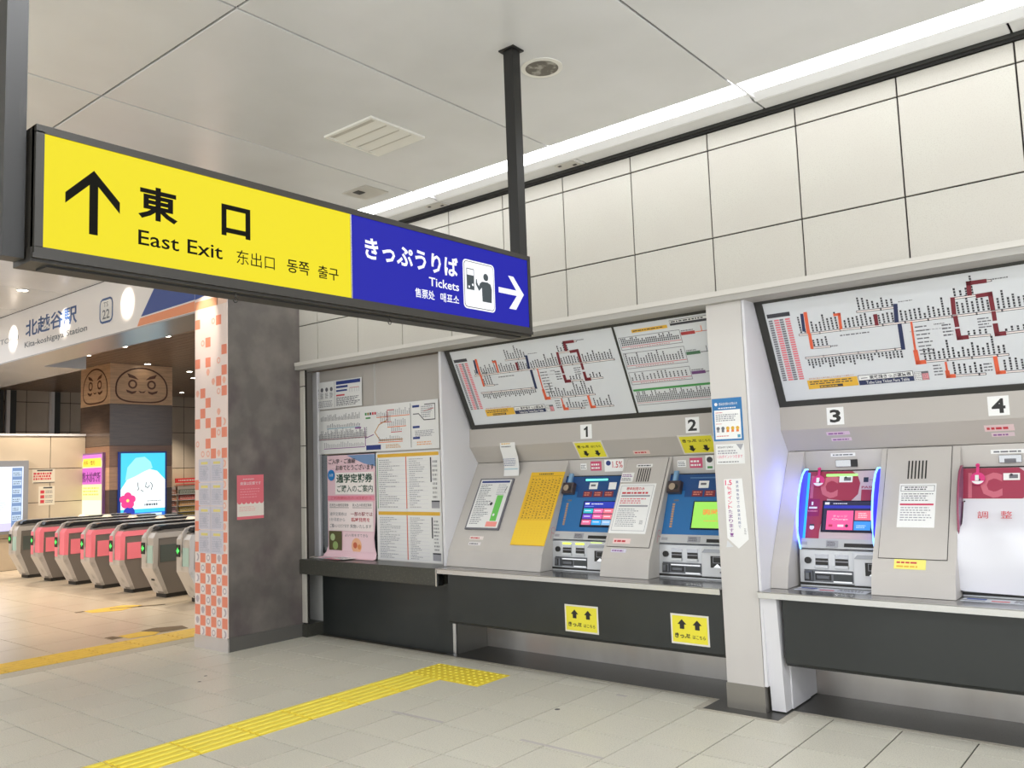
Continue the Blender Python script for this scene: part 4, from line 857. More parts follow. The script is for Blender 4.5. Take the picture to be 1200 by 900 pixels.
# ================================================================== TICKET MACHINES
MVv = (0, 5.70 - 5.484, 1.485 - .99); ML = math.hypot(MVv[1], MVv[2])
def mv(z): return (z - .99) / .495 * ML
def machine(x0, x1, style, lab):
    t = thing('ticket_machine', lab, 'ticket machine', ((x0 + x1) / 2, 5.5, .752), 'ticket machines'); W = x1 - x0
    F = Frame((x0, 5.484, .99), (1, 0, 0), MVv)
    blue = style in (1, 2)
    HB = mat('machine_blue', (46, 112, 172), .3) if blue else mat('machine_pink_face', (205, 186, 190), .3)
    HD = mat('machine_dark_blue', (34, 76, 132), .3); RED = mat('machine_crimson', (166, 58, 84), .3); REDL = mat('machine_crimson_pale', (206, 110, 128), .3)
    hm = MB().prism([(5.484, .99), (5.70, 1.485), (5.742, 1.485), (5.742, .99)], 'x', x0, x1, HB)
    hm.quad(F, 0, mv(1.478), W, mv(1.486), BLACK, .001)
    if blue:
        hm.quad(F, 0, mv(1.36), W, mv(1.478), HD, .001); hm.quad(F, .14, mv(1.315), W, mv(1.36), HD, .0012)
        for k in range(3): hm.quad(F, .20 + k * .1, mv(1.318), .285 + k * .1, mv(1.362), c((126, 44, 60)), .002); hm.scribble(F, .21 + k * .1, mv(1.325), .275 + k * .1, mv(1.357), 2, c((220, 140, 120)), .0026, .5, .1, .3)
        hm.quad(F, .245, mv(1.378), .325, mv(1.43), WS, .002).quad(F, .26, mv(1.40), .305, mv(1.415), K2, .0026)
        hm.quad(F, .43, mv(1.375), .50, mv(1.43), WS, .002)
        y = mv(1.10)
        while y < mv(1.27): hm.quad(F, .055, y, .075, y + .014, c((190, 150, 110)), .002); y += .019
        hm.quad(F, .06, mv(1.285), .10, mv(1.297), K2, .002)
    else:
        # crimson sweep with pale IC lettering
        hm.poly(F, [(0, mv(1.0)), (.115, mv(1.0)), (.115, mv(1.10)), (.15, mv(1.30)), (.30, mv(1.285)), (.345, mv(1.33)), (.355, mv(1.40)), (.335, mv(1.45)), (.30, mv(1.477)), (0, mv(1.477))], RED, .001)
        hm.text(F, 'I', .035, mv(1.305), .055, mv(1.45), REDL, .0016, .06)
        hm.text(F, 'C', .10, mv(1.305), .215, mv(1.45), REDL, .0016, .05)
        hm.quad(F, .22, mv(1.405), .305, mv(1.445), WS, .002).quad(F, .25, mv(1.415), .295, mv(1.437), K2, .0026).disc(F, .262, mv(1.435), .008, K1, .003)
        if style == 3:
            hm.quad(F, .375, mv(1.405), .405, mv(1.435), c((30, 46, 70)), .002).quad(F, .41, mv(1.418), .44, mv(1.421), K2, .002)
            hm.text(F, 'PASMO', .365, mv(1.365), .485, mv(1.38), RED, .002, .02); hm.quad(F, .365, mv(1.285), .48, mv(1.358), RED, .002)
            hm.quad(F, .015, mv(1.19), .105, mv(1.30), c((150, 36, 92)), .0016); hm.quad(F, .035, mv(1.238), .09, mv(1.25), WS, .0022).quad(F, .05, mv(1.26), .062, mv(1.282), WS, .0022).scribble(F, .03, mv(1.215), .1, mv(1.23), 1, PK, .0022)
            hm.disc(F, .065, mv(1.12), .016, WS, .0022, n=12).quad(F, .05, mv(1.13), .08, mv(1.14), K1, .0026)
        else:
            hm.quad(F, .0, mv(1.285), W, mv(1.30), WS, .002)
    obj('head', hm, t)
    if style in (1, 3):
        obj('light_bar', MB().bevbox(((.20 if style == 1 else .135), mv(1.445), .001), ((.41 if style == 1 else .335), mv(1.458), .008), mat('green_led' if style == 3 else 'teal_led', (150, 255, 120) if style == 3 else (110, 250, 215), .4, 0, 1.6), .003, F), t)
    elif style == 2:
        obj('light_bar', MB().bevbox((.17, mv(1.448), .001), (.42, mv(1.456), .006), mat('unlit_bar', (92, 130, 176), .3), .002, F), t)
    # screen
    sx0, sx1, sz0, sz1 = (.225, W - .02, 1.088, 1.285) if blue else (.125, W - .005, 1.092, 1.288)
    if style != 4:
        bz = MB().bevbox((sx0, mv(sz0), .0), (min(sx1, W), mv(sz1), .010), mat('screen_bezel', (32, 34, 52), .25), .004, F)
        sc_ = obj('screen_bezel', bz, t)
        G = F.at(sx0 + .012, mv(sz0) + .010, .0105); sw, sh = sx1 - sx0 - .024, mv(sz1) - mv(sz0) - .018
        def e_(rgb, s=1.0): return mat('screen_%d_%d_%d' % rgb, rgb, .3, 0, s)
        q = MB()
        if style == 2:
            q.quad(G, 0, 0, sw, sh, e_((158, 226, 92)), 0); q.text(G, '臨時中止', sw * .22, sh * .50, sw * .92, sh * .72, e_((236, 150, 70)), .0006, .02); q.scribble(G, sw * .26, sh * .24, sw * .80, sh * .30, 1, e_((226, 180, 80)), .0006)
        elif style == 1:
            q.quad(G, 0, 0, sw, sh, e_((20, 26, 60))); q.quad(G, 0, sh * .74, sw, sh, e_((28, 50, 176)), .0005); q.quad(G, .01, sh * .88, .05, sh * .95, e_((240, 240, 250)), .001).scribble(G, .07, sh * .87, .2, sh * .94, 1, e_((240, 240, 250)), .001).scribble(G, .01, sh * .78, .12, sh * .82, 1, e_((150, 170, 240)), .001)
            cw = sw / 3.15
            for (i, j, cc) in ((0, 2, (40, 190, 205)), (1, 2, (250, 110, 170)), (2, 2, (250, 120, 140)), (0, 1, (110, 60, 200)), (1, 1, (244, 100, 165)), (2, 1, (250, 120, 140)), (0, 0, (226, 110, 150)), (1, 0, (50, 170, 245)), (2, 0, (140, 190, 235))):
                hh = sh * .7 / 3; a0, b0 = .006 + i * (cw + .003), .006 + j * (hh + .0); q.quad(G, a0, b0 + (.004 if j else 0), a0 + cw - .002, b0 + hh - .004, e_(cc), .0006); q.quad(G, a0 + .012, b0 + hh * .45, a0 + cw - .02, b0 + hh * .58, e_((244, 236, 250)), .0011)
        else:
            q.quad(G, 0, 0, sw, sh, e_((24, 26, 66))); q.quad(G, 0, sh * .76, sw, sh * .86, e_((36, 46, 180)), .0005); q.quad(G, .006, sh * .89, .035, sh * .97, e_((230, 230, 250)), .001).scribble(G, .06, sh * .9, .17, sh * .95, 1, e_((230, 230, 250)), .001)
            q.quad(G, .022, .004, sw * .60, sh * .68, e_((250, 92, 158)), .0006).quad(G, sw * .63, sh * .36, sw * .96, sh * .68, e_((246, 110, 140)), .0006).quad(G, sw * .62, .004, sw * .94, sh * .32, e_((60, 150, 245)), .0006)
            q.text(G, 'チャージ', sw * .20, sh * .44, sw * .48, sh * .52, e_((250, 220, 235)), .0011).text(G, 'Charge', sw * .18, sh * .34, sw * .50, sh * .41, e_((250, 235, 245)), .0011).disc(G, sw * .48, sh * .16, .01, e_((60, 40, 60)), .0011).quad(G, sw * .3, sh * .12, sw * .42, sh * .2, e_((244, 220, 235)), .0011).quad(G, sw * .12, sh * .12, sw * .2, sh * .2, e_((190, 50, 90)), .0011)
            q.scribble(G, sw * .70, sh * .42, sw * .88, sh * .62, 3, e_((250, 220, 230)), .0011).scribble(G, sw * .67, sh * .08, sw * .88, sh * .2, 2, e_((190, 225, 250)), .0011)
        obj('display', q, sc_)
    if blue:     # pedestal sensor at the left of the head
        m = MB().bevbox((.01, mv(1.335), 0), (.115, mv(1.42), .05), mat('sensor_dark', (70, 58, 60), .35), .01, F); m.cyl(F, .055, mv(1.375), .026, .05, .054, mat('sensor_ring', (196, 180, 160), .3, .6)).cyl(F, .085, mv(1.372), .02, .05, .053, BLACK)
        s_ = obj('sensor_box', m, t); obj('bottle_cap', MB().bevbox((.035, mv(1.42), .0), (.07, mv(1.50), .03), mat('clear_blue_plastic', (130, 170, 205), .2), .008, F), s_)
    # strip with card slot, then coin unit
    SIL = mat('machine_silver', (198, 200, 202), .28, .25); CG = mat('coin_cup_grey', (96, 98, 102), .3, .4)
    cy = 5.470
    m = MB().prism([(5.486, .99), (5.486 + .026, 1.050), (5.60, 1.05), (5.60, .99)], 'x', x0, x1, SIL); T = Frame((x0, 5.486 - .001, .99), (1, 0, 0), (0, .026, .06))
    obj('control_ledge', MB().box((0, 0, 0), (W, .064, .012), SIL, T), t)
    obj('card_slot', MB().box((W * .60, .012, .010), (W * .98, .036, .0145), BLACK, T), t); obj('label_plate', MB().box((W * .02, .02, .012), (W * .1, .04, .0135), K3, T), t)
    obj('keypad' if style == 3 else 'button_panel', MB().bevbox((W * .36, .008, .01), (W * .52, .052, .016), K3, .002, T).scribble(T, W * .38, .014, W * .5, .046, 3, K1, .0166, .5, .05, .08), t)
    C_ = Frame((x0, 5.452, .752), (1, 0, 0), (0, .018, .234)); CH = .2347
    obj('coin_unit', MB().box((0, 0, -.1), (W, CH, 0), SIL, C_).box((-.001, .010, -.004), (W, .026, .004), BLACK, C_).line(C_, [(0, CH - .003), (W, CH - .003)], .003, K1, .0006), t)
    if style != 4:
        obj('coin_knob', MB().cyl(C_, .055, .165, .021, 0, .014, BLACK, 16), t)
        for a0 in (.10, .225):
            n_ = obj('note_slot', MB().box((a0, .118, 0), (a0 + .085, .205, .003), mat('slot_plate', (176, 178, 182), .25, .5), C_).box((a0 + .003, .138, .001), (a0 + .083, .180, .0045), BLACK, C_).box((a0 + .003, .160, .004), (a0 + .083, .165, .007), K3, C_).bevbox((a0, .118, .001), (a0 + .085, .138, .014), SIL, .003, C_), t)
            if style == 1: obj('guide_light', MB().bevbox((a0, .203, .001), (a0 + .08, .218, .008), mat('yellow_guide_led', (226, 255, 90), .4, 0, 1.3), .003, C_), n_)
        cupm = MB().bevbox((.028, .034, 0), (.335, .108, .006), CG, .002, C_).bevbox((.032, .036, .004), (.085, .098, .030), CG, .012, C_).box((.068, .045, .03), (.08, .09, .0315), BLACK, C_)
        cupm.box((.10, .044, .006), (.20, .082, .009), BLACK, C_).bevbox((.108, .050, .006), (.19, .074, .014), CG, .004, C_).box((.215, .044, .006), (.330, .082, .009), mat('cup_dark', (48, 52, 52), .3), C_).box((.10, .088, .006), (.33, .096, .011), EDGE, C_).box((.215, .034, .006), (.33, .042, .012), EDGE, C_)
        obj('coin_cup', cupm, t)
        tb = MB().bevbox((.345, .022, 0), (W - .004, .222, .020), mat('ticket_box_white', (212, 213, 215), .35), .004, C_)
        tk = obj('ticket_tray', tb, t)
        obj('hood', MB().fprism(C_, [(.352, .186), (.372, .210), (W - .006, .210), (W - .006, .190), (.395, .186)], .018, .028, mat('hood_grey', (150, 152, 156), .3, .4)), tk)
        obj('slot_mouth', MB().box((.415, .085, .019), (.505, .165, .0225), BLACK, C_).fprism(C_, [(.437, .086), (.497, .086), (.467, .112)], .0225, .025, EDGE).line(C_, [(.435, .158), (.435, .118), (.495, .118), (.495, .158), (.435, .158)], .003, K3, .0235), tk)
        obj('lock', MB().cyl(C_, .49, .055, .007, .02, .023, K2, 10), tk)
        if style == 1: obj('guide_light', MB().bevbox((.37, .214, .001), (.47, .226, .012), mat('yellow_guide_led', (226, 255, 90), .4, 0, 1.3), .003, C_), t)
    if not blue:   # curved light fins standing off both sides
        fin = [(1.492, .004), (1.475, .045), (1.43, .082), (1.36, .106), (1.27, .116), (1.18, .108), (1.10, .088), (1.04, .055), (.985, .004)]
        lit = style == 3
        FB = mat('fin_glow_blue', (58, 56, 255), .3, 0, 1.3) if lit else mat('fin_unlit', (136, 104, 130), .2)
        FE = mat('fin_edge_light', (120, 190, 255), .3, 0, 2.6) if lit else mat('fin_edge_unlit', (150, 70, 96), .3)
        for a in (.0, W - .004):
            pl = [F.p(a, mv(z), n) for z, n in fin]; n = len(pl)
            vs = pl + [F.p(a, mv(1.0), 0), F.p(a, mv(1.485), 0)]
            m = MB().add(vs, [list(range(n + 2))], FB).add([v_ + Vector((.008, 0, 0)) for v_ in vs], [list(range(n + 2))[::-1]], FB)
            k_ = obj('light_fin', m, t); obj('edge_tube', MB().tube([v_ + Vector((.004, 0, 0)) for v_ in pl], .006, FE, 8), k_)
            if lit and a == 0:
                obj('inner_glow_strip', MB().box((.010, mv(1.02), .001), (.026, mv(1.47), .004), mat('fin_cyan', (40, 170, 255), .3, 0, 1.3), F), k_)
        if lit:
            d = bpy.data.lights.new('fin_light', 'AREA'); d.shape = 'RECTANGLE'; d.size = .45; d.size_y = .10; d.energy = .7; d.color = (.22, .25, 1)
            o = bpy.data.objects.new('fin_light', d); COL.objects.link(o); o.location = F.p(-.006, mv(1.24), .06); o.rotation_euler = (0, math.radians(90), 0); o.location.x -= .002
    return t, F, W
machine(-4.117, -3.561, 1, 'blue ticket machine with teal light bar and lit menu screen')
machine(-3.149, -2.53, 2, 'blue ticket machine with green out of service screen next to the pillar')
machine(-2.112, -1.640, 3, 'crimson IC ticket machine framed by glowing blue light fins')
t4, F4, W4 = machine(-1.164, -.580, 4, 'crimson IC ticket machine, its lower half hidden under white paper')
# phone shaped tags hanging on the two crimson machines
PKT = mat('pink_tag', (222, 60, 130), .35)
for x0, lab in ((-2.112, 'round pink tag hanging over the top of the machine with glowing fins'), (-1.164, 'round pink tag hanging over the top of the paper covered machine')):
    F = Frame((x0, 5.484, .99), (1, 0, 0), MVv); cx, cz = .088, mv(1.412)
    m = MB().cyl(F, cx, cz, .040, .012, .015, PKT, 24).box((cx - .008, cz + .035, .012), (cx + .008, cz + .085, .015), PKT, F).cyl(F, cx, cz + .085, .012, .012, .015, PKT, 14)
    m.poly(F, [(cx + .036 * math.cos(t), cz + .036 * math.sin(t)) for t in [math.pi * (1.14 + .72 * j / 10) for j in range(11)]], WS, .0156).quad(F, cx - .014, cz - .012, cx + .006, cz + .022, WS, .016).quad(F, cx + .004, cz - .016, cx + .014, cz - .002, K1, .016)
    single('hanging_tag', m, lab, 'tag', tuple(F.p(cx, cz, .013)))
# pale sticker on the blue fin
m = MB().box((-.001, mv(1.075), .045), (.0, mv(1.13), .075), PK, Frame((-2.1125, 5.484, .99), (1, 0, 0), MVv)); single('fin_sticker', m, 'small pink sticker on the glowing left fin of the machine with glowing fins', 'sticker', (-2.113, 5.5, 1.1))
# white paper covering machine 4
m = MB(); vs = []; NX = 24; prof = [(1.290, .016, 0), (1.25, .022, 0), (1.20, .030, 0), (1.14, .048, 0), (1.085, .078, 0), (1.04, .070, 0), (.98, .060, 1), (.90, .05, 1), (.84, .045, 1), (.790, .04, 1)]
for j, (z, n, ver) in enumerate(prof):
    for i in range(NX + 1):
        u = i / NX; x = .015 + u * (W4 - .02) if j < 4 else (-.004 + u * (W4 - .0))
        wv = .010 * math.sin(u * 9 + j * .7) * (j / 9) + .036 * math.exp(-((u - .42 - .05 * (j - 4)) / .16) ** 2) * math.exp(-((j - 4.4) / 1.4) ** 2)
        if ver: P = Vector((F4.o.x + x, 5.452 - n * .9 - wv + (.03 if u > .96 else 0), z - .022 * u * (1 if j == 9 else .5)))
        else: P = F4.p(x, mv(z), n + wv)
        vs.append(P)
PAPER = mat('white_paper', (226, 226, 232), .5)
m.add(vs, [(j * (NX + 1) + i, (j + 1) * (NX + 1) + i, (j + 1) * (NX + 1) + i + 1, j * (NX + 1) + i + 1) for j in range(len(prof) - 1) for i in range(NX)], PAPER, True)
Ft = F4.at(0, 0, .052)
m.text(Ft, '調', .095, mv(1.172), .150, mv(1.212), c((206, 62, 70)), 0, .0).text(Ft, '整', .215, mv(1.172), .272, mv(1.212), c((206, 62, 70)), .006, .0)
m.disc(F4, .022, mv(1.275), .005, BLACK, .03, n=10)
single('paper_cover', m, 'creased white paper sheet marked 調整 covering the lower half of the paper covered machine', 'paper', (-.9, 5.45, .79))
for x0, x1, lab in ((-2.10, -1.66, 'strip of coloured leaflets lying on the counter below the machine with glowing fins'), (-1.15, -.60, 'strip of coloured leaflets lying on the counter below the white paper')):
    G2 = Frame((x0, 5.30, .7505), (1, 0, 0), (0, 1, 0)); m = MB().box((0, 0, 0), (x1 - x0, .11, .0012), c((206, 210, 218)), G2)
    m.quad(G2, .02, .06, .12, .10, c((70, 90, 160)), .002).quad(G2, .15, .02, .24, .05, RD, .002).scribble(G2, .26, .02, x1 - x0 - .02, .1, 3, K2, .002).quad(G2, .0, .02, .12, .04, K2, .002)
    single('counter_leaflets', m, lab, 'leaflets', (x0, 5.3, .7505))

# ================================================================== NOTICES ON THE PILLAR AND COLUMN
PF = wall_frame(0, 5.151, 0)
m = sheet(-2.513, 1.703, -2.305, 1.983, c((48, 118, 176)), PF); m.quad(PF, -2.500, 1.715, -2.318, 1.905, WS, d1); m.disc(PF, -2.485, 1.945, .011, WS, d1); m.text(PF, '感染症対策のお知らせ', -2.465, 1.936, -2.335, 1.954, WS, d1)
m.scribble(PF, -2.47, 1.912, -2.34, 1.924, 1, WS, d1)
m.scribble(PF, -2.49, 1.885, -2.43, 1.893, 1, RD, d1 + .001).scribble(PF, -2.49, 1.83, -2.33, 1.88, 4, K3, d1 + .001).scribble(PF, -2.49, 1.812, -2.45, 1.819, 1, RD, d1 + .001)
for k in range(5): m.disc(PF, -2.478 + k * .034, 1.785, .012, (K2, K2, YW, YW, YW)[k], d1 + .001, n=12).quad(PF, -2.488 + k * .034, 1.76, -2.470 + k * .034, 1.775, (K3, K2, OG, OG, OG)[k], d1 + .001)
m.scribble(PF, -2.49, 1.73, -2.40, 1.74, 1, RD, d1 + .001); m.quad(PF, -2.345, 1.722, -2.325, 1.742, c((90, 160, 190)), d1 + .001)
single('notice', m, 'blue bordered notice taped on the pillar, topmost of its three sheets', 'notice', (-2.41, 5.15, 1.84))
m = sheet(-2.503, 1.552, -2.307, 1.682, PW, PF); m.text(PF, '東武線各駅で定期券が', -2.49, 1.655, -2.38, 1.668, K1, d1).scribble(PF, -2.49, 1.615, -2.34, 1.645, 2, K3, d1).text(PF, '1.5%ポイントつきます', -2.495, 1.59, -2.32, 1.612, c((220, 60, 110)), d1).scribble(PF, -2.49, 1.56, -2.33, 1.572, 1, K2, d1, .5)
m.poly(PF, [(-2.36, 1.68), (-2.31, 1.68), (-2.33, 1.64)], K3, d1)
single('notice', m, 'small white notice on the pillar just under the blue bordered one', 'notice', (-2.4, 5.15, 1.6))
m = MB().fprism(PF, [(-2.459, 1.453), (-2.335, 1.458), (-2.313, 1.07), (-2.384, 1.010), (-2.459, 1.075)][::-1], 0, .0015, WS)
m.text(PF, '1.5', -2.452, 1.415, -2.405, 1.448, c((222, 40, 100)), d1, .02)
for k, ch in enumerate('％ポイントたまります！'):
    m.text(PF, ch if ch != 'ー' else '|', -2.440, 1.383 - k * .030, -2.412, 1.407 - k * .030, c((222, 40, 100)) if k < 5 else PUR, d1, .01)
for k, ch in enumerate('東武線各駅での鉄道利用で'): m.text(PF, ch, -2.378, 1.425 - k * .026, -2.360, 1.443 - k * .026, BLu, d1)
m.scribble(PF, -2.34, 1.1, -2.325, 1.14, 5, K2, d1).fprism(PF, [(-2.46, 1.06), (-2.42, 1.02), (-2.47, 1.015)], .001, .002, c((214, 216, 218)))
single('notice', m, 'tall pointed 1.5 percent notice on the pillar, pink vertical lettering', 'notice', (-2.39, 5.15, 1.01))
CE = east_frame(-6.975, 0, 0)
m = MB().box((4.437, 1.178, 0), (4.722, 1.588, .002), c((226, 112, 124)), CE); m.quad(CE, 4.437, 1.205, 4.722, 1.34, c((232, 224, 214)), .0026)
for k in range(6): m.disc(CE, 4.462 + k * .047, 1.342, .024, c((226, 112, 124)), .003, n=12)
m.text(CE, '痴漢は犯罪です', 4.47, 1.495, 4.69, 1.525, PW, .003); m.scribble(CE, 4.50, 1.545, 4.62, 1.555, 1, PW, .003).scribble(CE, 4.47, 1.37, 4.70, 1.47, 4, c((240, 160, 166)), .0032, .25).scribble(CE, 4.46, 1.25, 4.64, 1.30, 3, c((236, 176, 170)), .0032, .4)
single('poster', m, 'pink and cream poster on the dark stone side of the column', 'poster', (-6.97, 4.58, 1.18))
F = wall_frame(0, 4.333, 0)
for r_ in range(4):
    for q_ in range(2):
        x0 = -7.455 + q_ * .213; z1 = 1.752 - r_ * .222; m = MB().box((x0, z1 - .214, 0), (x0 + .207, z1, .0012), c((208, 204, 214)), F)
        m.quad(F, x0 + .04, z1 - .05, x0 + .16, z1 - .026, c((226, 212, 130)), .0018); m.scribble(F, x0 + .02, z1 - .20, x0 + .19, z1 - .06, 9, c((176, 174, 186)), .0018, .5)
        m.disc(F, x0 + .1, z1 - .13, .03, c((190, 190, 202)), .0016, n=12)
        single('info_sheet', m, 'pale lilac info sheet on the checkered column, %s row, %s' % (['top', 'second', 'third', 'bottom'][r_], ['left one', 'right one'][q_]), 'sheet', (x0, 4.333, z1), 'info sheets on the checkered column')

# ================================================================== TICKET GATES
GS = mat('gate_silver', (204, 199, 194), .35, .35, mottle=[(5, (150, 146, 138), .5, .75, ONE)]); GD = mat('gate_side_grey', (128, 122, 116), .4, .2); GT = mat('gate_top_black', (28, 30, 34), .18)
GP = mat('gate_pink', (255, 136, 152), .45); GG = mat('gate_dark_panel', (88, 96, 92), .3); GLG = mat('gate_mint_panel', (176, 206, 196), .35); GE = mat('gate_arrow_green', (70, 235, 90), .4, 0, 1.8)
def gate(x, kind, lab):
    yb = 5.80; L = 1.75
    t = thing('ticket_gate', lab, 'ticket gate', (x, yb, 0), 'ticket gates')
    x1 = x + .30; xm = x + .10
    pr = [(yb, .055), (yb - .17, .40), (yb - .17, .80), (yb - .155, .88), (yb - .11, .94), (yb - .03, .965), (yb + L, .965), (yb + L + .1, .90), (yb + L + .1, .40), (yb + L, .055)]
    obj('shell', MB().prism(pr, 'x', xm, xm + .035, GS), t)
    pi = [(yb + .0, .055), (yb - .145, .40), (yb - .145, .80), (yb - .10, .88), (yb, .90), (yb + L, .90), (yb + L + .07, .85), (yb + L + .07, .40), (yb + L - .02, .055)]
    obj('body', MB().prism(pi, 'x', xm + .034, x1 - .012, GD).prism([(yb - .158, .44), (yb - .158, .80), (yb - .125, .862), (yb + .9, .862), (yb + .9, .80), (yb - .09, .79), (yb - .10, .44)], 'x', xm + .034, x1, GP if kind == 'pink' else GS).prism([(yb + .012, .055), (yb - .158, .40), (yb - .158, .44), (yb - .10, .44), (yb + .05, .055)], 'x', xm + .034, x1, GS), t)
    obj('top_cover', MB().prism([(yb - .09, .905), (yb - .06, .945), (yb, .958), (yb + L, .958), (yb + L + .05, .905)], 'x', xm + .035, x1 - .004, GT), t)
    obj('side_unit', MB().prism([(yb + .01, .055), (yb - .168, .40), (yb - .168, .80), (yb - .125, .862), (yb + .30, .862), (yb + .30, .055)], 'x', x, xm, GS), t)
    lower = MB().prism([(yb + .002, .056), (yb - .172, .402), (yb - .174, .47), (yb - .10, .47), (yb - .10, .40), (yb + .04, .056)], 'x', xm + .02, x1 + .002, GS)
    obj('front_guard', lower, t)
    sp = MB().prism([(yb - .06, .475), (yb + 1.2, .475), (yb + 1.2, .70), (yb - .06, .70)], 'x', x1 - .012, x1 - .004, GP if kind == 'pink' else GG); obj('side_panel', sp, t)
    if kind == 'pink': obj('front_panel', MB().box((x + .003, yb - .1725, .44), (xm - .002, yb - .165, .80), GP), t)
    else: obj('front_panel', MB().box((xm + .04, yb - .1625, .46), (x1 - .02, yb - .157, .70), GLG), t)
    s_ = obj('indicator', MB().box((x + .006, yb - .179, .585), (xm - .004, yb - .170, .735), BLACK), t)
    Fg = wall_frame(x, yb - .179, 0); obj('green_arrow', MB().fprism(Fg, [(.02, .66), (.052, .70), (.052, .675), (.084, .675), (.084, .645), (.052, .645), (.052, .62)], 0, .003, GE), s_)
    obj('base', MB().box((x + .02, yb + .03, 0), (x1 - .02, yb + L - .05, .058), BLACK), t)
    Fz = Frame((xm + .1, yb + .95, .958), (1, 0, 0), (0, 1, 0)); obj('reader_dome', MB().cyl(Fz, 0, 0, .085, 0, .035, mat('dome_cream', (226, 214, 198), .35), 18, .05), t)
    return t
g_first = {}
GX = [(-15.62, 'grey', 'grey ticket gate at the far left end of the row'), (-14.72, 'pink', 'pink sided ticket gate, second of the row from the left'), (-13.82, 'pink', 'pink sided ticket gate, third of the row from the left'),
      (-12.93, 'pink', 'pink sided ticket gate, fourth of the row from the left'), (-12.03, 'pink', 'pink sided ticket gate, last pink one next to the mint fronted gate'), (-11.12, 'grey', 'grey ticket gate with pale mint front panel near the column'), (-10.22, 'grey', 'grey ticket gate half hidden by the checkered column')]
for x, k_, lab in GX:
    if k_ not in g_first: g_first[k_] = gate(x, k_, lab)
    else: copy_tree(g_first[k_], None, (x, 5.80, 0), lab)
single('gate_side_socket', MB().box((-10.985, 5.70, .235), (-10.91, 5.76, .30), BLACK), 'small black socket low on the front of the mint fronted gate', 'socket', (-10.95, 5.7, .23))

# ================================================================== FACE COLUMN AND FAR THINGS
KX, KY = -16.0, 7.47
kc = thing('face_column', 'square column with tan band of daruma faces and dark brown bands behind the gates', 'column', (KX - .6, KY + .6, 0))
bands = [(3.015, 3.80, (206, 168, 132), .4), (2.22, 3.015, (92, 76, 66), .2), (1.82, 2.22, (140, 104, 82), .3), (1.38, 1.82, (186, 146, 116), .35), (0, 1.38, (84, 66, 56), .3)]
for i, (a, b_, cc, ro) in enumerate(bands): obj('band_cladding', MB().box((KX - 1.24, KY, a + .004), (KX, KY + 1.25, b_ - .004), mat('column_band_%d' % i, cc, ro, mottle=[(4, tuple(int(v_ * .9) for v_ in cc), .4, .7, (1, 1, 10))])), kc)
obj('core', MB().box((KX - 1.235, KY + .005, 0), (KX - .005, KY + 1.245, 3.8), GROUT), kc)
BR = c((96, 58, 38), .4)
def face(fr, W):
    m = MB(); cx, cz, rx_, rz_ = W / 2, 3.40, W * .41, .34
    pts = []
    for k in range(41):
        t = math.tau * k / 40; s_ = math.sin(t); c_ = math.cos(t); e2 = .92
        e3 = 1.0 if s_ > 0 else .62
        pts.append((cx + rx_ * math.copysign(abs(c_) ** e3, c_) * (1 - .05 * s_), cz - .06 + (rz_ + .05 if s_ > 0 else rz_ - .06) * math.copysign(abs(s_) ** (.9 if s_ > 0 else .7), s_)))
    m.line(fr, pts, .03, BR, .002)
    for sx in (-1, 1):
        m.ring(fr, cx + sx * .19, cz + .01, .055, .09, BR, .003)
        m.poly(fr, [(cx + sx * .07, cz + .10), (cx + sx * .15, cz + .17), (cx + sx * .30, cz + .22), (cx + sx * .26, cz + .14)][::sx], BR, .003)
        m.poly(fr, [(cx + sx * .11, cz - .115), (cx + sx * .20, cz - .135), (cx + sx * .32, cz - .10), (cx + sx * .30, cz - .15), (cx + sx * .20, cz - .185), (cx + sx * .13, cz - .155)][::-sx], BR, .003)
    m.poly(fr, [(cx - .075, cz - .11), (cx, cz - .135), (cx + .075, cz - .11), (cx + .04, cz - .155), (cx - .04, cz - .155)][::-1], BR, .003)
    return m
obj('face_drawing', face(wall_frame(KX - 1.24, KY, 0), 1.24), kc); obj('face_drawing', face(east_frame(KX, KY, 0), 1.25), kc)
def em(rgb, s=1.0):
    s *= 1.15
    return mat('poster_light_%d_%d_%d' % rgb, rgb, .3, 0, s)
F = wall_frame(-17.08, KY, 0)
t = thing('lit_poster', 'narrow backlit purple and yellow clinic poster on the left face of the face column', 'poster', (-16.6, KY, .9))
obj('frame', MB().box((0, .86, 0), (.92, 2.10, .05), mat('poster_frame_purple', (120, 84, 130), .4), F), t)
m = MB().quad(F, .03, .89, .89, 2.07, em((250, 250, 170)), .052).quad(F, .03, 1.50, .89, 1.82, em((206, 90, 190)), .0535).quad(F, .03, 1.95, .89, 2.07, em((216, 110, 206)), .0535).quad(F, .10, 1.84, .86, 2.0, em((246, 226, 60)), .054).quad(F, .03, .89, .89, 1.2, em((252, 252, 210)), .053)
m.text(F, '熊木診療所', .08, 1.54, .84, 1.74, c((96, 40, 110)), .056, .02).text(F, '内科・整形', .14, 1.87, .62, 1.96, c((150, 90, 40)), .056, .01).scribble(F, .12, 1.28, .82, 1.46, 3, em((222, 200, 90)), .055)
obj('lit_face', m, t)
F = east_frame(KX, 7.63, 0)
t = thing('lit_poster', 'backlit cyan poster with a pink flower on the right side of the face column', 'poster', (KX, 8.1, .86))
obj('frame', MB().box((0, .82, 0), (.95, 2.10, .05), mat('poster_frame_blue', (20, 60, 160), .3), F), t)
m = MB().quad(F, .035, .855, .915, 2.07, em((60, 200, 236)), .052)
m.poly(F, [(.035, 1.0), (.915, 1.0), (.915, 1.55), (.75, 1.72), (.45, 1.80), (.22, 1.66), (.035, 1.38)], em((240, 250, 252), 1.05), .053)
m.poly(F, [(.12, 1.55), (.16, 1.80), (.32, 1.98), (.5, 2.0), (.62, 1.9), (.66, 1.78), (.5, 1.72), (.3, 1.62)], em((150, 228, 242)), .0535)
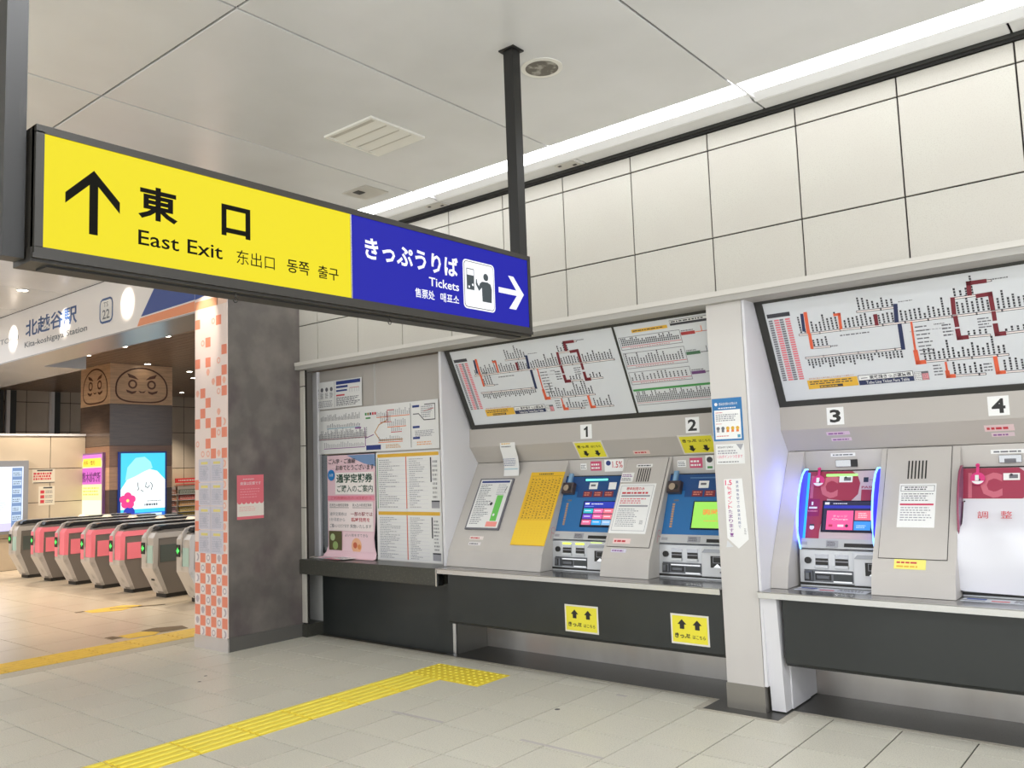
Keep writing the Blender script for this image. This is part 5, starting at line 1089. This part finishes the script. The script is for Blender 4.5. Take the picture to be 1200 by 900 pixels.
m.quad(F, .035, .855, .915, .93, em((30, 110, 210)), .0545).quad(F, .38, .865, .85, .91, em((200, 225, 245)), .055)
for k in range(5): a = k * math.tau / 5 + .3; m.disc(F, .17 + .085 * math.cos(a), 1.17 + .085 * math.sin(a), .075, em((244, 50, 130)), .056 + k * .0003, n=14)
m.disc(F, .17, 1.17, .03, em((255, 220, 120)), .058, n=10).disc(F, .2, .95, .11, em((20, 50, 170)), .0555, n=14)
for pts in ([(.36, 1.50), (.38, 1.38), (.36, 1.36)], [(.43, 1.36), (.47, 1.33)], [(.53, 1.50), (.52, 1.42), (.56, 1.40), (.60, 1.44)], [(.62, 1.50), (.66, 1.44), (.63, 1.36)]): m.line(F, pts, .014, c((60, 60, 70)), .056)
m.scribble(F, .5, 1.05, .86, 1.10, 1, c((110, 130, 150)), .056, .8).scribble(F, .55, 1.13, .86, 1.16, 1, c((170, 180, 190)), .056)
obj('lit_face', m, t)
# big display board on the lower wall
F = east_frame(-17.0, 0, 0)
t = thing('display_screen', 'large lit display in a grey frame on the beige wall at left', 'screen', (-17, 5.7, .8))
obj('frame', MB().box((4.9, .66, 0), (6.41, 1.99, .08), mat('display_frame', (150, 150, 152), .35, .4), F), t)
m = MB().quad(F, 4.94, .72, 6.32, 1.88, em((222, 232, 250), 1.1), .082).quad(F, 6.13, .76, 6.30, 1.86, em((120, 150, 196), .8), .0835).quad(F, 4.94, .72, 6.32, .86, em((206, 200, 246), 1), .083)
for k in range(6): m.quad(F, 6.14, .90 + k * .16, 6.29, 1.0 + k * .16, em((196, 216, 238), .9), .0845).scribble(F, 6.15, .91 + k * .16, 6.28, .98 + k * .16, 2, c((60, 80, 110)), .0855, .5)
m.scribble(F, 5.3, .95, 6.05, 1.3, 8, em((196, 206, 236), 1), .0835, .3)
obj('display', m, t)
for z0, z1, ya, lab in ((1.565, 1.825, 6.505, 'small red lettered notice on the beige far wall, upper'), (1.145, 1.50, 6.62, 'small red lettered notice on the beige far wall, lower')):
    m = MB().box((ya, z0, 0), (6.905, z1, .003), c((222, 214, 196)), F); m.quad(F, ya + .08, z1 - .04, 6.86, z1 - .015, K1, .004)
    if z0 > 1.5: m.scribble(F, ya + .02, z0 + .05, 6.88, z1 - .06, 3, RD, .004, .7).quad(F, ya + .02, z0, 6.9, z0 + .012, K1, .004)
    else:
        for k in range(3): m.quad(F, ya + .03, z0 + .04 + k * .09, ya + .10, z0 + .10 + k * .09, RD, .004).scribble(F, ya + .12, z0 + .04 + k * .09, 6.88, z0 + .10 + k * .09, 2, K2, .004)
    single('notice', m, lab, 'notice', (-17, ya, z0))
F = east_frame(-21.9, 0, 0)
single('shop_banner', MB().box((12.02, 1.42, 0), (12.75, 1.54, .04), c((226, 66, 66)), F).box((12.06, 1.35, .0), (12.75, 1.38, .03), c((216, 90, 84)), F).scribble(F, 12.1, 1.45, 12.7, 1.51, 1, PW, .042), 'red shop banner far behind the gates', 'banner', (-21.9, 12.3, 1.4))
for ya, yb_, lab, cs in ((11.74, 12.03, 'narrow brown leaflet rack on the far wall left of the shop stand', [(150, 100, 80), (190, 130, 96), (170, 110, 90), (180, 140, 150), (170, 150, 170)]), (12.09, 12.7, 'wide shop stand of coloured packets under the red banner', [(96, 110, 96), (200, 80, 70), (214, 160, 90), (206, 176, 70), (196, 170, 60)])):
    t = thing('display_rack', lab, 'rack', (-21.9, (ya + yb_) / 2, .0), 'racks on the far wall')
    obj('back_panel', MB().box((ya, .0, 0), (yb_, 1.32, .02), c((176, 166, 160)), F), t)
    for k, cc in enumerate(cs): 
        q_ = obj('shelf', MB().box((ya, 1.10 - k * .16, .02), (yb_, 1.115 - k * .16, .12), WHITEP, F), t)
        obj('goods', MB().box((ya + .02, 1.115 - k * .16, .03), (yb_ - .02, 1.235 - k * .16, .09), c(cc), F).scribble(F, ya + .03, 1.13 - k * .16, yb_ - .03, 1.22 - k * .16, 2, PW, .092, .3), q_)

for o in bpy.data.objects:
    if '_loc' in o: del o['_loc']
